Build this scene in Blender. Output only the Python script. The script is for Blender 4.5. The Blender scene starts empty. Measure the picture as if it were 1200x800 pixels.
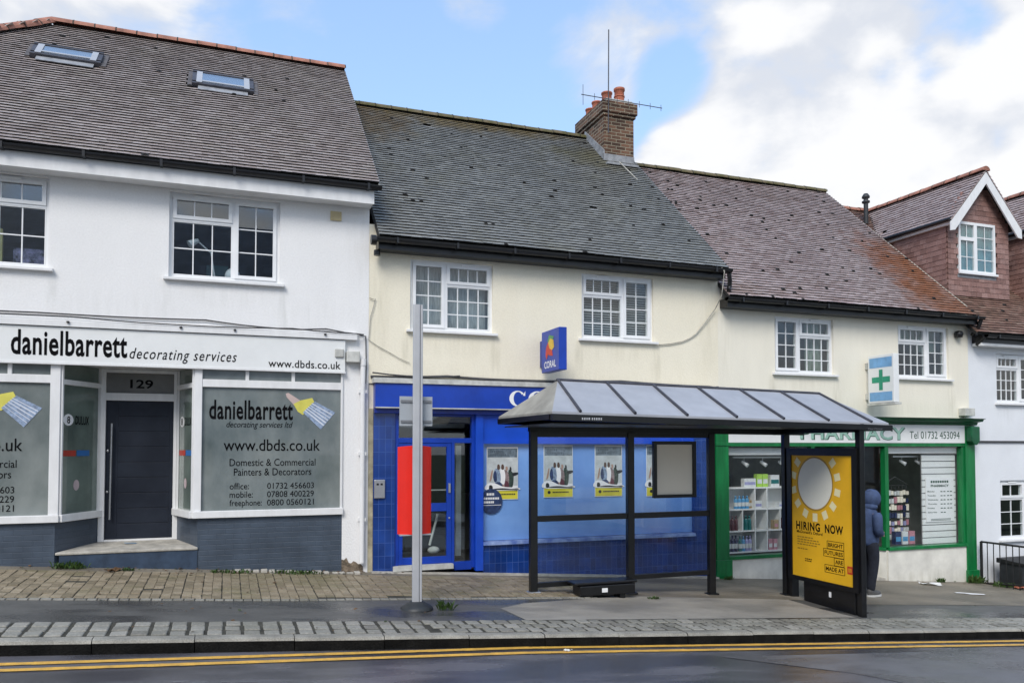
import bpy, math, random
from mathutils import Vector, Matrix
random.seed(7)
R = math.radians
sc = bpy.context.scene
COL = sc.collection

# ------------------------------------------------------------------ camera
CAM = Vector((0, -12.1, 2.07)); YAW = R(20); PITCH = R(1.9)
cd = bpy.data.cameras.new('camera'); cam = bpy.data.objects.new('camera', cd); COL.objects.link(cam)
cam.location = CAM; cam.rotation_euler = (math.pi / 2 + PITCH, 0, -YAW)
cd.sensor_width = 36; cd.lens = 36 * 920 / 1200; cd.shift_y = 93.5 / 1200
cd.clip_end = 3000; cd.clip_start = .05
sc.camera = cam

FW = Vector((math.sin(YAW) * math.cos(PITCH), math.cos(YAW) * math.cos(PITCH), math.sin(PITCH)))
RT = Vector((math.cos(YAW), -math.sin(YAW), 0)); UP = RT.cross(FW)
def ray(u, v): return FW + (u - 600) / 920 * RT - (v - 493.5) / 920 * UP
def at(u, v, y=0.):                       # a photo pixel on the vertical plane y = const, as a world point
    d = ray(u, v); return CAM + d * ((y - CAM.y) / d.y)

# ------------------------------------------------------------------ light
SUN_EL = R(42); SUN_AZ = R(216)           # compass-like angle of the sun, behind the camera and to its left
SUN_DIR = Vector((math.sin(SUN_AZ) * math.cos(SUN_EL), math.cos(SUN_AZ) * math.cos(SUN_EL), math.sin(SUN_EL)))
sl = bpy.data.lights.new('sun', 'SUN'); sl.energy = 1.45; sl.angle = R(26); sl.color = (1, .96, .9)
so = bpy.data.objects.new('sun', sl); COL.objects.link(so)
so.rotation_euler = SUN_DIR.to_track_quat('Z', 'Y').to_euler()
w = bpy.data.worlds.new('World'); sc.world = w; w.use_nodes = True
nt = w.node_tree; nt.nodes.clear()
def N(t, k, **kw):
    n = t.nodes.new(k)
    for a, b in kw.items():
        setattr(n, a, b)
    return n
out = N(nt, 'ShaderNodeOutputWorld'); bg = N(nt, 'ShaderNodeBackground'); bg.inputs[1].default_value = .15
sky = N(nt, 'ShaderNodeTexSky', sky_type='NISHITA', sun_disc=False, sun_elevation=SUN_EL, sun_rotation=SUN_AZ, air_density=1.0, dust_density=.6, ozone_density=1.4)
tc = N(nt, 'ShaderNodeTexCoord')
def cloud_blob(u, v, deg, soft):          # a round patch of sky round one direction
    d = ray(u, v).normalized()
    dp = N(nt, 'ShaderNodeVectorMath', operation='DOT_PRODUCT'); dp.inputs[1].default_value = d
    nt.links.new(tc.outputs['Generated'], dp.inputs[0])
    mr = N(nt, 'ShaderNodeMapRange', interpolation_type='SMOOTHSTEP')
    mr.inputs[1].default_value = math.cos(R(deg + soft)); mr.inputs[2].default_value = math.cos(R(deg - min(deg, soft) * .9))
    nt.links.new(dp.outputs['Value'], mr.inputs[0]); return mr.outputs[0]
def wmath(op, a, b):
    m = N(nt, 'ShaderNodeMath', operation=op)
    for i, x in enumerate((a, b)):
        if isinstance(x, (int, float)): m.inputs[i].default_value = x
        else: nt.links.new(x, m.inputs[i])
    return m.outputs[0]
dens = None
for (u, v, dg, sf, k) in ((960, 190, 11, 2.5, 1.05), (1130, 215, 9, 4, .95), (830, 240, 5.5, 2.5, 1.05), (1010, 10, 7, 6, .64), (880, 45, 5, 5, .62), (735, 75, 3.2, 4, .68), (1230, 20, 8, 6, .66),
                          (20, -5, 3.5, 6, .78), (150, -10, 2, 5, .72), (240, 30, 1.5, 4.5, .55), (340, 45, 1, 5, .5), (560, -5, .5, 3, .3), (-200, 60, 12, 8, .8)):
    b = wmath('MULTIPLY', cloud_blob(u, v, dg, sf), k)
    dens = b if dens is None else wmath('MAXIMUM', dens, b)
for (u, v, dg, sf, k) in ((1120, 45, .6, 2.6, .34), (1055, 92, .4, 2.2, .3), (1108, 112, .4, 2.2, .25), (1185, 150, .4, 2., .25), (790, 95, .6, 2.6, .45)):
    dens = wmath('SUBTRACT', dens, wmath('MULTIPLY', cloud_blob(u, v, dg, sf), k))
# clouds behind the camera, for the reflections and an even light
sep = N(nt, 'ShaderNodeSeparateXYZ'); nt.links.new(tc.outputs['Generated'], sep.inputs[0])
back = N(nt, 'ShaderNodeMapRange', interpolation_type='SMOOTHSTEP'); back.inputs[1].default_value = .15; back.inputs[2].default_value = -.35
back.inputs[4].default_value = .62
nt.links.new(sep.outputs[1], back.inputs[0]); dens = wmath('MAXIMUM', dens, back.outputs[0])
no = N(nt, 'ShaderNodeTexNoise'); no.inputs['Scale'].default_value = 4.6; no.inputs['Detail'].default_value = 9; no.inputs['Roughness'].default_value = .56
no.inputs['Distortion'].default_value = .25
mp = N(nt, 'ShaderNodeMapping'); mp.inputs['Scale'].default_value = (1, 1, 1.7); nt.links.new(tc.outputs['Generated'], mp.inputs[0]); nt.links.new(mp.outputs[0], no.inputs[0])
d2 = wmath('ADD', wmath('MULTIPLY', dens, 1.05), wmath('MULTIPLY', wmath('SUBTRACT', no.outputs[0], .5), 2.1))
cm = N(nt, 'ShaderNodeMapRange', interpolation_type='SMOOTHSTEP'); cm.inputs[1].default_value = .3; cm.inputs[2].default_value = .86
nt.links.new(d2, cm.inputs[0])
ccol = N(nt, 'ShaderNodeMix', data_type='RGBA')
ccol.inputs[6].default_value = (2.75, 2.9, 3.2, 1); ccol.inputs[7].default_value = (3.7, 3.73, 3.8, 1)
c2 = N(nt, 'ShaderNodeMapRange', interpolation_type='SMOOTHSTEP'); c2.inputs[1].default_value = .55; c2.inputs[2].default_value = 1.1
n5 = N(nt, 'ShaderNodeTexNoise'); n5.inputs['Scale'].default_value = 9; n5.inputs['Detail'].default_value = 6; nt.links.new(mp.outputs[0], n5.inputs[0])
lo_ = wmath('ADD', d2, wmath('MULTIPLY', wmath('SUBTRACT', n5.outputs[0], .5), 1.6))
nt.links.new(lo_, c2.inputs[0]); nt.links.new(c2.outputs[0], ccol.inputs[0])
# the clear sky, with the thin white veil of a humid day that thickens towards the horizon
veil = N(nt, 'ShaderNodeMapRange'); veil.inputs[1].default_value = .08; veil.inputs[2].default_value = .52
veil.inputs[3].default_value = .62; veil.inputs[4].default_value = .42
nt.links.new(sep.outputs[2], veil.inputs[0])
vm = N(nt, 'ShaderNodeMix', data_type='RGBA'); vm.inputs[7].default_value = (1.9, 2.9, 4.5, 1)
nt.links.new(veil.outputs[0], vm.inputs[0]); nt.links.new(sky.outputs[0], vm.inputs[6])
mx = N(nt, 'ShaderNodeMix', data_type='RGBA')
nt.links.new(cm.outputs[0], mx.inputs[0]); nt.links.new(vm.outputs[2], mx.inputs[6]); nt.links.new(ccol.outputs[2], mx.inputs[7])
nt.links.new(mx.outputs[2], bg.inputs[0]); nt.links.new(bg.outputs[0], out.inputs[0])
sc.view_settings.view_transform = 'Standard'; sc.view_settings.look = 'None'
sc.view_settings.exposure = 0.84; sc.view_settings.gamma = 1; sc.view_settings.use_curve_mapping = False
sc.cycles.max_bounces = 8; sc.cycles.transparent_max_bounces = 16

# ------------------------------------------------------------------ mesh helpers
ORG = {}
def tag(o, label=None, cat=None, group=None, kind=None):
    for k, v in (('label', label), ('category', cat), ('group', group), ('kind', kind)):
        if v: o[k] = v
    return o
def thing(name, loc, label, cat, group=None):
    o = bpy.data.objects.new(name, None); COL.objects.link(o); o.location = loc; o.empty_display_size = .1
    ORG[o.name] = Vector(loc); return tag(o, label, cat, group)
class MB:
    def __init__(s): s.v = []; s.f = []; s.m = []; s.sm = []
    def face(s, pts, m=0, sm=False):
        n = len(s.v); s.v += [Vector(p) for p in pts]; s.f.append(tuple(range(n, n + len(pts)))); s.m.append(m); s.sm.append(sm)
    def raw(s, pts, faces, m=0, sm=False):
        n = len(s.v); s.v += [Vector(p) for p in pts]
        for f in faces: s.f.append(tuple(n + i for i in f)); s.m.append(m); s.sm.append(sm)
    def hexa(s, p, m=0):                  # 8 points: bottom 4 ccw, top 4 ccw
        s.raw(p, [(3, 2, 1, 0), (4, 5, 6, 7), (0, 1, 5, 4), (1, 2, 6, 5), (2, 3, 7, 6), (3, 0, 4, 7)], m)
    def box(s, x0, x1, y0, y1, z0, z1, m=0):
        s.hexa([(x0, y0, z0), (x1, y0, z0), (x1, y1, z0), (x0, y1, z0), (x0, y0, z1), (x1, y0, z1), (x1, y1, z1), (x0, y1, z1)], m)
    def prism(s, poly, a, b, fn, m=0):    # poly (p, q) list extruded from a to b; fn(p, q, t) -> point
        n = len(poly); P0 = [fn(p, q, a) for p, q in poly]; P1 = [fn(p, q, b) for p, q in poly]
        s.raw(P0 + P1, [tuple(range(n - 1, -1, -1)), tuple(range(n, 2 * n))] + [(i, (i + 1) % n, n + (i + 1) % n, n + i) for i in range(n)], m)
    def tube(s, pts, r, n=8, m=0, caps=True):
        pts = [Vector(p) for p in pts]; rs = r if isinstance(r, (list, tuple)) else [r] * len(pts)
        V = []; ref = None
        for i, p in enumerate(pts):
            t = ((pts[min(i + 1, len(pts) - 1)] - pts[max(i - 1, 0)])).normalized()
            if ref is None: ref = t.orthogonal().normalized()
            ref = (ref - t * ref.dot(t)).normalized(); b = t.cross(ref)
            V += [p + rs[i] * (math.cos(2 * math.pi * k / n) * ref + math.sin(2 * math.pi * k / n) * b) for k in range(n)]
        F = [(i * n + k, i * n + (k + 1) % n, (i + 1) * n + (k + 1) % n, (i + 1) * n + k) for i in range(len(pts) - 1) for k in range(n)]
        s.raw(V, F, m, True)
        if caps:
            s.raw(V[:n], [tuple(range(n - 1, -1, -1))], m); s.raw(V[-n:], [tuple(range(n))], m)
    def lathe(s, c, prof, n=20, m=0):     # prof (r, z)
        c = Vector(c); V = []
        for r, z in prof: V += [c + Vector((r * math.cos(2 * math.pi * k / n), r * math.sin(2 * math.pi * k / n), z)) for k in range(n)]
        F = [(i * n + k, i * n + (k + 1) % n, (i + 1) * n + (k + 1) % n, (i + 1) * n + k) for i in range(len(prof) - 1) for k in range(n)]
        s.raw(V, F, m, True); L = len(prof) - 1
        s.raw(V[:n], [tuple(range(n - 1, -1, -1))], m); s.raw(V[L * n:], [tuple(range(n))], m)
    def ball(s, c, rx, ry, rz, m=0, n=12, k=8):
        V = []; c = Vector(c)
        for j in range(1, k):
            a = math.pi * j / k
            V += [c + Vector((rx * math.sin(a) * math.cos(2 * math.pi * i / n), ry * math.sin(a) * math.sin(2 * math.pi * i / n), rz * math.cos(a))) for i in range(n)]
        V += [c + Vector((0, 0, rz)), c - Vector((0, 0, rz))]; t = len(V) - 2
        F = [(j * n + i, (j + 1) * n + i, (j + 1) * n + (i + 1) % n, j * n + (i + 1) % n) for j in range(k - 2) for i in range(n)]
        F += [(t, i, (i + 1) % n) for i in range(n)] + [(t + 1, (k - 2) * n + (i + 1) % n, (k - 2) * n + i) for i in range(n)]
        s.raw(V, F, m, True)
    def build(s, name, mats, parent=None, bevel=0, label=None, kind=None):
        off = ORG[parent.name] if parent else Vector()
        me = bpy.data.meshes.new(name); me.from_pydata([v - off for v in s.v], [], s.f)
        for mt in (mats if isinstance(mats, (list, tuple)) else [mats]): me.materials.append(mt)
        for p, mi, sm in zip(me.polygons, s.m, s.sm): p.material_index = mi; p.use_smooth = sm
        o = bpy.data.objects.new(name, me); COL.objects.link(o)
        if parent: o.parent = parent
        ORG[o.name] = off
        if bevel:
            b = o.modifiers.new('b', 'BEVEL'); b.width = bevel; b.segments = 2; b.limit_method = 'ANGLE'; b.angle_limit = R(50)
        return tag(o, label, kind=kind)
def glyphs(body, shear=0, bold=0, spacing=1.0):
    c = bpy.data.curves.new('t', 'FONT'); c.body = body; c.size = 1; c.shear = shear; c.offset = bold; c.space_character = spacing; c.resolution_u = 3
    o = bpy.data.objects.new('t', c); COL.objects.link(o)
    dg = bpy.context.evaluated_depsgraph_get(); me = bpy.data.meshes.new_from_object(o.evaluated_get(dg))
    V = [(v.co.x, v.co.y) for v in me.vertices]; Fc = [tuple(p.vertices) for p in me.polygons]
    bpy.data.objects.remove(o); bpy.data.curves.remove(c); bpy.data.meshes.remove(me)
    return V, Fc
def write(mb, body, u0, u1, w0, w1, fn, m=0, **kw):      # the glyphs fitted to the box u0..u1, w0..w1; fn(u, w) -> point
    V, Fc = glyphs(body, **kw)
    a0 = min(v[0] for v in V); a1 = max(v[0] for v in V); b0 = min(v[1] for v in V); b1 = max(v[1] for v in V)
    mb.raw([fn(u0 + (x - a0) / (a1 - a0) * (u1 - u0), w0 + (y - b0) / (b1 - b0) * (w1 - w0)) for x, y in V], Fc, m)

# ------------------------------------------------------------------ materials
def mat(name, col, rough=.6, var=.12, vs=3., bump=0., bs=60., spec=.5, metal=0., stretch=(1, 1, 1), col2=None, fine=0., coat=0.):
    m = bpy.data.materials.new(name); m.use_nodes = True; t = m.node_tree; p = t.nodes['Principled BSDF']
    p.inputs['Roughness'].default_value = rough; p.inputs['Metallic'].default_value = metal; p.inputs['Specular IOR Level'].default_value = spec
    p.inputs['Coat Weight'].default_value = coat
    g = N(t, 'ShaderNodeNewGeometry'); mp = N(t, 'ShaderNodeMapping'); mp.inputs['Scale'].default_value = stretch
    t.links.new(g.outputs['Position'], mp.inputs[0])
    n1 = N(t, 'ShaderNodeTexNoise'); n1.inputs['Scale'].default_value = vs; n1.inputs['Detail'].default_value = 6; n1.inputs['Roughness'].default_value = .62
    t.links.new(mp.outputs[0], n1.inputs[0])
    c2 = col2 or tuple(max(0, c * (1 - 2.2 * var)) for c in col)
    rmp = N(t, 'ShaderNodeValToRGB'); rmp.color_ramp.elements[0].position = .32; rmp.color_ramp.elements[1].position = .66
    rmp.color_ramp.elements[0].color = (*c2, 1); rmp.color_ramp.elements[1].color = (*col, 1)
    t.links.new(n1.outputs[0], rmp.inputs[0]); src = rmp.outputs[0]
    if fine:
        n3 = N(t, 'ShaderNodeTexNoise'); n3.inputs['Scale'].default_value = bs; n3.inputs['Detail'].default_value = 3
        t.links.new(g.outputs['Position'], n3.inputs[0])
        mr = N(t, 'ShaderNodeMapRange'); mr.inputs[1].default_value = .3; mr.inputs[2].default_value = .7; mr.inputs[3].default_value = 1 - fine; mr.inputs[4].default_value = 1 + fine
        t.links.new(n3.outputs[0], mr.inputs[0])
        vm = N(t, 'ShaderNodeVectorMath', operation='SCALE'); t.links.new(src, vm.inputs[0]); t.links.new(mr.outputs[0], vm.inputs['Scale']); src = vm.outputs[0]
    t.links.new(src, p.inputs['Base Color'])
    if bump:
        n2 = N(t, 'ShaderNodeTexNoise'); n2.inputs['Scale'].default_value = bs; n2.inputs['Detail'].default_value = 4
        t.links.new(g.outputs['Position'], n2.inputs[0])
        b = N(t, 'ShaderNodeBump'); b.inputs['Strength'].default_value = bump; b.inputs['Distance'].default_value = .01
        t.links.new(n2.outputs[0], b.inputs['Height']); t.links.new(b.outputs[0], p.inputs['Normal'])
    return m
def tilemat(name, cols, moss, moss_amt=.5, patch=None, rough=.42):
    m = bpy.data.materials.new(name); m.use_nodes = True; t = m.node_tree; p = t.nodes['Principled BSDF']
    g = N(t, 'ShaderNodeNewGeometry')
    r = N(t, 'ShaderNodeValToRGB'); r.color_ramp.interpolation = 'LINEAR'
    els = r.color_ramp.elements
    while len(els) < len(cols): els.new(.5)
    for i, c in enumerate(cols): els[i].position = i / (len(cols) - 1) if i else 0; els[i].color = (*c, 1)
    t.links.new(g.outputs['Random Per Island'], r.inputs[0]); src = r.outputs[0]
    def mixin(src, colr, sc_, lo, hi, k):
        n = N(t, 'ShaderNodeTexNoise'); n.inputs['Scale'].default_value = sc_; n.inputs['Detail'].default_value = 7; n.inputs['Roughness'].default_value = .65
        t.links.new(g.outputs['Position'], n.inputs[0])
        mr = N(t, 'ShaderNodeMapRange'); mr.inputs[1].default_value = lo; mr.inputs[2].default_value = hi; mr.inputs[4].default_value = k
        t.links.new(n.outputs[0], mr.inputs[0]); mx = N(t, 'ShaderNodeMix', data_type='RGBA'); t.links.new(mr.outputs[0], mx.inputs[0])
        t.links.new(src, mx.inputs[6]); mx.inputs[7].default_value = (*colr, 1); return mx.outputs[2], mr
    src, _ = mixin(src, moss, 1.1, .5, .75, moss_amt)
    src, _ = mixin(src, tuple(c * .6 for c in cols[0]), 5, .52, .72, .4)
    src, _ = mixin(src, tuple(min(1, c * 1.25) for c in cols[-1]), 22, .58, .75, .4)
    src, _ = mixin(src, tuple(c * .75 for c in cols[1]), .6, .45, .7, .5)
    for (cx, cz, rx, rz, colr, k) in patch or ():
        # a patch of one growth or rust round a spot of the roof
        s = N(t, 'ShaderNodeSeparateXYZ'); t.links.new(g.outputs['Position'], s.inputs[0])
        def mth(op, a, b):
            q = N(t, 'ShaderNodeMath', operation=op)
            for i, x in enumerate((a, b)):
                if isinstance(x, (int, float)): q.inputs[i].default_value = x
                else: t.links.new(x, q.inputs[i])
            return q.outputs[0]
        dx = mth('POWER', mth('DIVIDE', mth('SUBTRACT', s.outputs[0], cx), rx), 2.); dz = mth('POWER', mth('DIVIDE', mth('SUBTRACT', s.outputs[2], cz), rz), 2.)
        n = N(t, 'ShaderNodeTexNoise'); n.inputs['Scale'].default_value = 3.5; n.inputs['Detail'].default_value = 8; t.links.new(g.outputs['Position'], n.inputs[0])
        v = mth('ADD', mth('SUBTRACT', 1., mth('ADD', dx, dz)), mth('MULTIPLY', mth('SUBTRACT', n.outputs[0], .5), 2.6))
        mr = N(t, 'ShaderNodeMapRange'); mr.inputs[1].default_value = -.3; mr.inputs[2].default_value = .9; mr.inputs[4].default_value = k; t.links.new(v, mr.inputs[0])
        mx = N(t, 'ShaderNodeMix', data_type='RGBA'); t.links.new(mr.outputs[0], mx.inputs[0]); t.links.new(src, mx.inputs[6]); mx.inputs[7].default_value = (*colr, 1); src = mx.outputs[2]
    nf = N(t, 'ShaderNodeTexNoise'); nf.inputs['Scale'].default_value = 55; nf.inputs['Detail'].default_value = 4; t.links.new(g.outputs['Position'], nf.inputs[0])
    fr = N(t, 'ShaderNodeMapRange'); fr.inputs[1].default_value = .3; fr.inputs[2].default_value = .7; fr.inputs[3].default_value = .74; fr.inputs[4].default_value = 1.26; t.links.new(nf.outputs[0], fr.inputs[0])
    fs_ = N(t, 'ShaderNodeVectorMath', operation='SCALE'); t.links.new(src, fs_.inputs[0]); t.links.new(fr.outputs[0], fs_.inputs['Scale']); src = fs_.outputs[0]
    t.links.new(src, p.inputs['Base Color']); p.inputs['Roughness'].default_value = rough
    nb = N(t, 'ShaderNodeTexNoise'); nb.inputs['Scale'].default_value = 70; t.links.new(g.outputs['Position'], nb.inputs[0])
    b = N(t, 'ShaderNodeBump'); b.inputs['Strength'].default_value = .35; b.inputs['Distance'].default_value = .01
    t.links.new(nb.outputs[0], b.inputs['Height']); t.links.new(b.outputs[0], p.inputs['Normal'])
    return m
def glassmat(name, tint=(1, 1, 1), refl=1.0, rough=0.0, base=.05):
    m = bpy.data.materials.new(name); m.use_nodes = True; t = m.node_tree; t.nodes.clear()
    o = N(t, 'ShaderNodeOutputMaterial'); tr = N(t, 'ShaderNodeBsdfTransparent'); tr.inputs[0].default_value = (*tint, 1)
    gl = N(t, 'ShaderNodeBsdfGlossy'); gl.inputs['Roughness'].default_value = rough; gl.inputs[0].default_value = (refl, refl, refl, 1)
    lw = N(t, 'ShaderNodeLayerWeight'); lw.inputs[0].default_value = .5
    pw = N(t, 'ShaderNodeMath', operation='POWER'); pw.inputs[1].default_value = 5; t.links.new(lw.outputs['Facing'], pw.inputs[0])
    ad = N(t, 'ShaderNodeMath', operation='MULTIPLY_ADD', use_clamp=True); ad.inputs[1].default_value = .9; ad.inputs[2].default_value = .02 + base / 2; t.links.new(pw.outputs[0], ad.inputs[0])
    mx = N(t, 'ShaderNodeMixShader'); t.links.new(ad.outputs[0], mx.inputs[0]); t.links.new(tr.outputs[0], mx.inputs[1]); t.links.new(gl.outputs[0], mx.inputs[2])
    t.links.new(mx.outputs[0], o.inputs[0]); return m
def gridmat(name, col, joint, bw, bh, rough=.25, jw=.004, offset=0., var=.25, axes='xz', bump=.4, spec=.5):   # bricks or wall tiles on x-z or y-z faces
    m = bpy.data.materials.new(name); m.use_nodes = True; t = m.node_tree; p = t.nodes['Principled BSDF']
    g = N(t, 'ShaderNodeNewGeometry'); s = N(t, 'ShaderNodeSeparateXYZ'); t.links.new(g.outputs['Position'], s.inputs[0])
    c = N(t, 'ShaderNodeCombineXYZ')
    if axes == 'xz': sm = N(t, 'ShaderNodeMath', operation='ADD'); t.links.new(s.outputs[0], sm.inputs[0]); t.links.new(s.outputs[1], sm.inputs[1]); t.links.new(sm.outputs[0], c.inputs[0])
    t.links.new(s.outputs[2], c.inputs[1])
    b = N(t, 'ShaderNodeTexBrick'); b.offset = offset; b.inputs['Scale'].default_value = 1; b.inputs['Brick Width'].default_value = bw; b.inputs['Row Height'].default_value = bh
    b.inputs['Mortar Size'].default_value = jw; b.inputs['Mortar Smooth'].default_value = .3
    b.inputs['Color1'].default_value = (*col, 1); b.inputs['Color2'].default_value = (*[x * (1 - var) for x in col], 1); b.inputs['Mortar'].default_value = (*joint, 1)
    t.links.new(c.outputs[0], b.inputs[0])
    n = N(t, 'ShaderNodeTexNoise'); n.inputs['Scale'].default_value = 2.6; n.inputs['Detail'].default_value = 7; t.links.new(g.outputs['Position'], n.inputs[0])
    mr = N(t, 'ShaderNodeMapRange'); mr.inputs[1].default_value = .3; mr.inputs[2].default_value = .7; mr.inputs[3].default_value = .72; mr.inputs[4].default_value = 1.22; t.links.new(n.outputs[0], mr.inputs[0])
    vm = N(t, 'ShaderNodeVectorMath', operation='SCALE'); t.links.new(b.outputs['Color'], vm.inputs[0]); t.links.new(mr.outputs[0], vm.inputs['Scale'])
    t.links.new(vm.outputs[0], p.inputs['Base Color']); p.inputs['Roughness'].default_value = rough; p.inputs['Specular IOR Level'].default_value = spec
    bp = N(t, 'ShaderNodeBump'); bp.invert = True; bp.inputs['Strength'].default_value = bump; bp.inputs['Distance'].default_value = .006
    t.links.new(b.outputs['Fac'], bp.inputs['Height']); t.links.new(bp.outputs[0], p.inputs['Normal'])
    return m

M = {}
M['white_wall'] = mat('white_render', (.82, .815, .81), .8, .016, 1.1, .4, 38, stretch=(1.2, 1.2, .6), fine=.03, col2=(.785, .78, .775))
M['cream'] = mat('cream_render', (.845, .79, .645), .8, .03, 1.2, .4, 38, stretch=(1.2, 1.2, .6), fine=.035, col2=(.80, .74, .59))
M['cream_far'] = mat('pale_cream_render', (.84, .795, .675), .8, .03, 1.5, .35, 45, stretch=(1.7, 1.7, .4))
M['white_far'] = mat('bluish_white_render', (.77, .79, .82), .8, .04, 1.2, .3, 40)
M['upvc'] = mat('white_plastic_frame', (.82, .83, .84), .3, .03, 5)
M['white_paint'] = mat('white_gloss_paint', (.80, .80, .80), .4, .05, 4, stretch=(2, 2, .6))
M['grubby_white'] = mat('grubby_white_paint', (.62, .62, .58), .6, .18, 5)
M['black_pl'] = mat('black_plastic', (.012, .012, .014), .35, .2, 6)
M['lead'] = mat('lead_flashing', (.33, .34, .36), .6, .2, 8)
M['roof_side'] = mat('brownish_flashing', (.13, .115, .11), .6, .2, 8)
M['cable'] = mat('grey_cable', (.07, .07, .075), .6, .2, 8)
M['cable_pale'] = mat('pale_cable', (.5, .48, .42), .6, .2, 8)
M['navy_tile'] = gridmat('slate_blue_painted_brick', (.062, .083, .115), (.05, .068, .096), .23, .075, .4, .006, .5, .12, bump=.45)
M['navy'] = mat('slate_blue_paint', (.045, .072, .12), .4, .2, 5, .2, 30)
M['door_navy'] = mat('dark_navy_door', (.006, .0095, .019), .5, .3, 2.2, spec=.35, col2=(.016, .022, .036))
M['stone'] = mat('worn_stone_step', (.52, .49, .43), .8, .2, 7, .5, 50)
M['frost'] = mat('frosted_window_film', (.25, .275, .265), .3, .3, 1.1, spec=.6, col2=(.09, .115, .115), stretch=(1, 1, .6), coat=1.)
M['frost_green'] = mat('greenish_frosted_film', (.17, .22, .19), .3, .3, 1.8, spec=.6, col2=(.075, .105, .09), coat=1.)
M['black_vinyl'] = mat('black_vinyl_lettering', (.004, .004, .005), .8, .1, 4, spec=.1)
M['coral_blue'] = mat('royal_blue_paint', (.003, .048, .42), .32, .12, 3)
M['coral_bright'] = mat('bright_blue_panel', (.012, .085, .62), .3, .1, 2)
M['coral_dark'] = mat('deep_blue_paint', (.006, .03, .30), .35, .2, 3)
M['coral_tile'] = gridmat('dark_blue_glazed_tiles', (.010, .050, .26), (.05, .11, .35), .1, .2, .14, .0035, 0., .3, bump=.2)
M['film'] = mat('pale_blue_window_film', (.21, .41, .82), .18, .1, 1.0, spec=.6, col2=(.13, .28, .66), coat=1.)
M['white_vinyl'] = mat('white_vinyl_lettering', (.85, .85, .85), .5, .02, 4)
M['green'] = mat('green_gloss_paint', (.008, .20, .055), .3, .2, 3, stretch=(3, 3, .5))
M['green_dark'] = mat('deep_green_paint', (.006, .125, .045), .35, .25, 3)
M['pale_green_letter'] = mat('pale_green_lettering', (.33, .55, .45), .4, .05, 4)
M['dark_green_letter'] = mat('dark_green_lettering', (.02, .08, .05), .4, .05, 4)
M['sign_white'] = mat('white_sign_panel', (.80, .81, .80), .35, .03, 3)
M['shop_wall'] = mat('pale_riser_render', (.78, .76, .69), .75, .12, 2.2, .3, 40)
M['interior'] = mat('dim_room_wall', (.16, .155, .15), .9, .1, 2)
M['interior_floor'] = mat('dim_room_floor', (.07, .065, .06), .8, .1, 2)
M['glass'] = glassmat('window_glass', (.92, .95, .95), 1., 0, .06)
M['glass_shop'] = glassmat('clear_shop_glass', (.97, .98, .98), 1., 0, .02)
M['glass_sky'] = glassmat('bright_window_glass', (.85, .9, .92), 1., 0, .14)
M['glass_roof'] = glassmat('skylight_glass', (.8, .85, .88), 1., 0.02, .9)
M['glass_shelter'] = glassmat('shelter_glass', (.93, .96, .98), 1., .0, .015)
M['net'] = mat('net_curtain', (.42, .43, .42), .9, .3, 9, stretch=(4, 4, .5), col2=(.20, .21, .21))
M['blind'] = mat('white_blind_slats', (.46, .48, .48), .7, .1, 9)
M['curtain'] = mat('sage_curtain', (.33, .40, .33), .9, .3, 8, stretch=(5, 5, .4))
M['shelter'] = mat('black_shelter_paint', (.008, .008, .009), .3, .25, 3)
M['roof_metal'] = mat('grey_metal_sheet', (.40, .41, .44), .42, .12, 1.3, .1, 6, spec=.5, fine=.04, col2=(.33, .34, .37))
M['roof_dull'] = mat('weathered_metal_sheet', (.40, .38, .33), .6, .2, 2.4, fine=.05)
M['seam'] = mat('dark_metal_seam', (.07, .07, .085), .5, .2, 6)
M['alu'] = mat('grey_aluminium', (.50, .505, .52), .42, .06, 3, metal=.25)
M['alu_dk'] = mat('dark_aluminium', (.22, .225, .24), .42, .06, 3, metal=.25)  # darker grey than the plain aluminium: plate brackets, slat backing, small lettering
M['red'] = mat('bright_red_panel', (.78, .018, .008), .35, .05, 2)
M['rubber'] = mat('dark_rubber', (.03, .034, .038), .5, .2, 8)
M['steel'] = mat('brushed_steel', (.55, .55, .56), .3, .06, 6, metal=.8)
M['poster_yellow'] = mat('yellow_poster', (.90, .50, .022), .4, .08, 1.6, spec=.25)
M['board_cream'] = mat('cream_notice_paper', (.90, .84, .71), .6, .02, 2)
M['terracotta'] = mat('terracotta', (.50, .155, .085), .75, .2, 7, .3, 50)
M['ridge'] = mat('orange_ridge_tile', (.46, .20, .135), .75, .25, 5, .3, 40)
M['moss_ridge'] = mat('mossy_ridge_tile', (.16, .125, .075), .85, .3, 6, .5, 40, col2=(.075, .075, .02))
M['chim_brick'] = gridmat('weathered_chimney_brick', (.17, .085, .05), (.27, .235, .17), .225, .075, .85, .009, .5, .75, bump=.8)
M['tile_edge'] = mat('tile_shadow_line_and_moss', (.022, .021, .021), .9, .2, 8)  # shadow lines between tile courses painted as near-black; moss clumps share it
M['roof_deck'] = mat('roof_underlay', (.02, .02, .02), .9, .1, 4)
M['tileA'] = tilemat('mauve_brown_clay_tiles', [(.29, .235, .21), (.36, .30, .275), (.395, .335, .31), (.43, .375, .35)], (.30, .27, .20), .5)
M['tileB'] = tilemat('grey_green_clay_tiles', [(.18, .182, .172), (.22, .222, .212), (.245, .248, .236), (.275, .278, .264)], (.21, .20, .13), .5,
                     patch=((2.5, 8.7, 1.1, .8, (.17, .115, .05), .8), (4.9, 9.1, 2.4, .45, (.22, .16, .06), .8), (7.3, 8.3, 1.1, .4, (.19, .17, .08), .6)))
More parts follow.
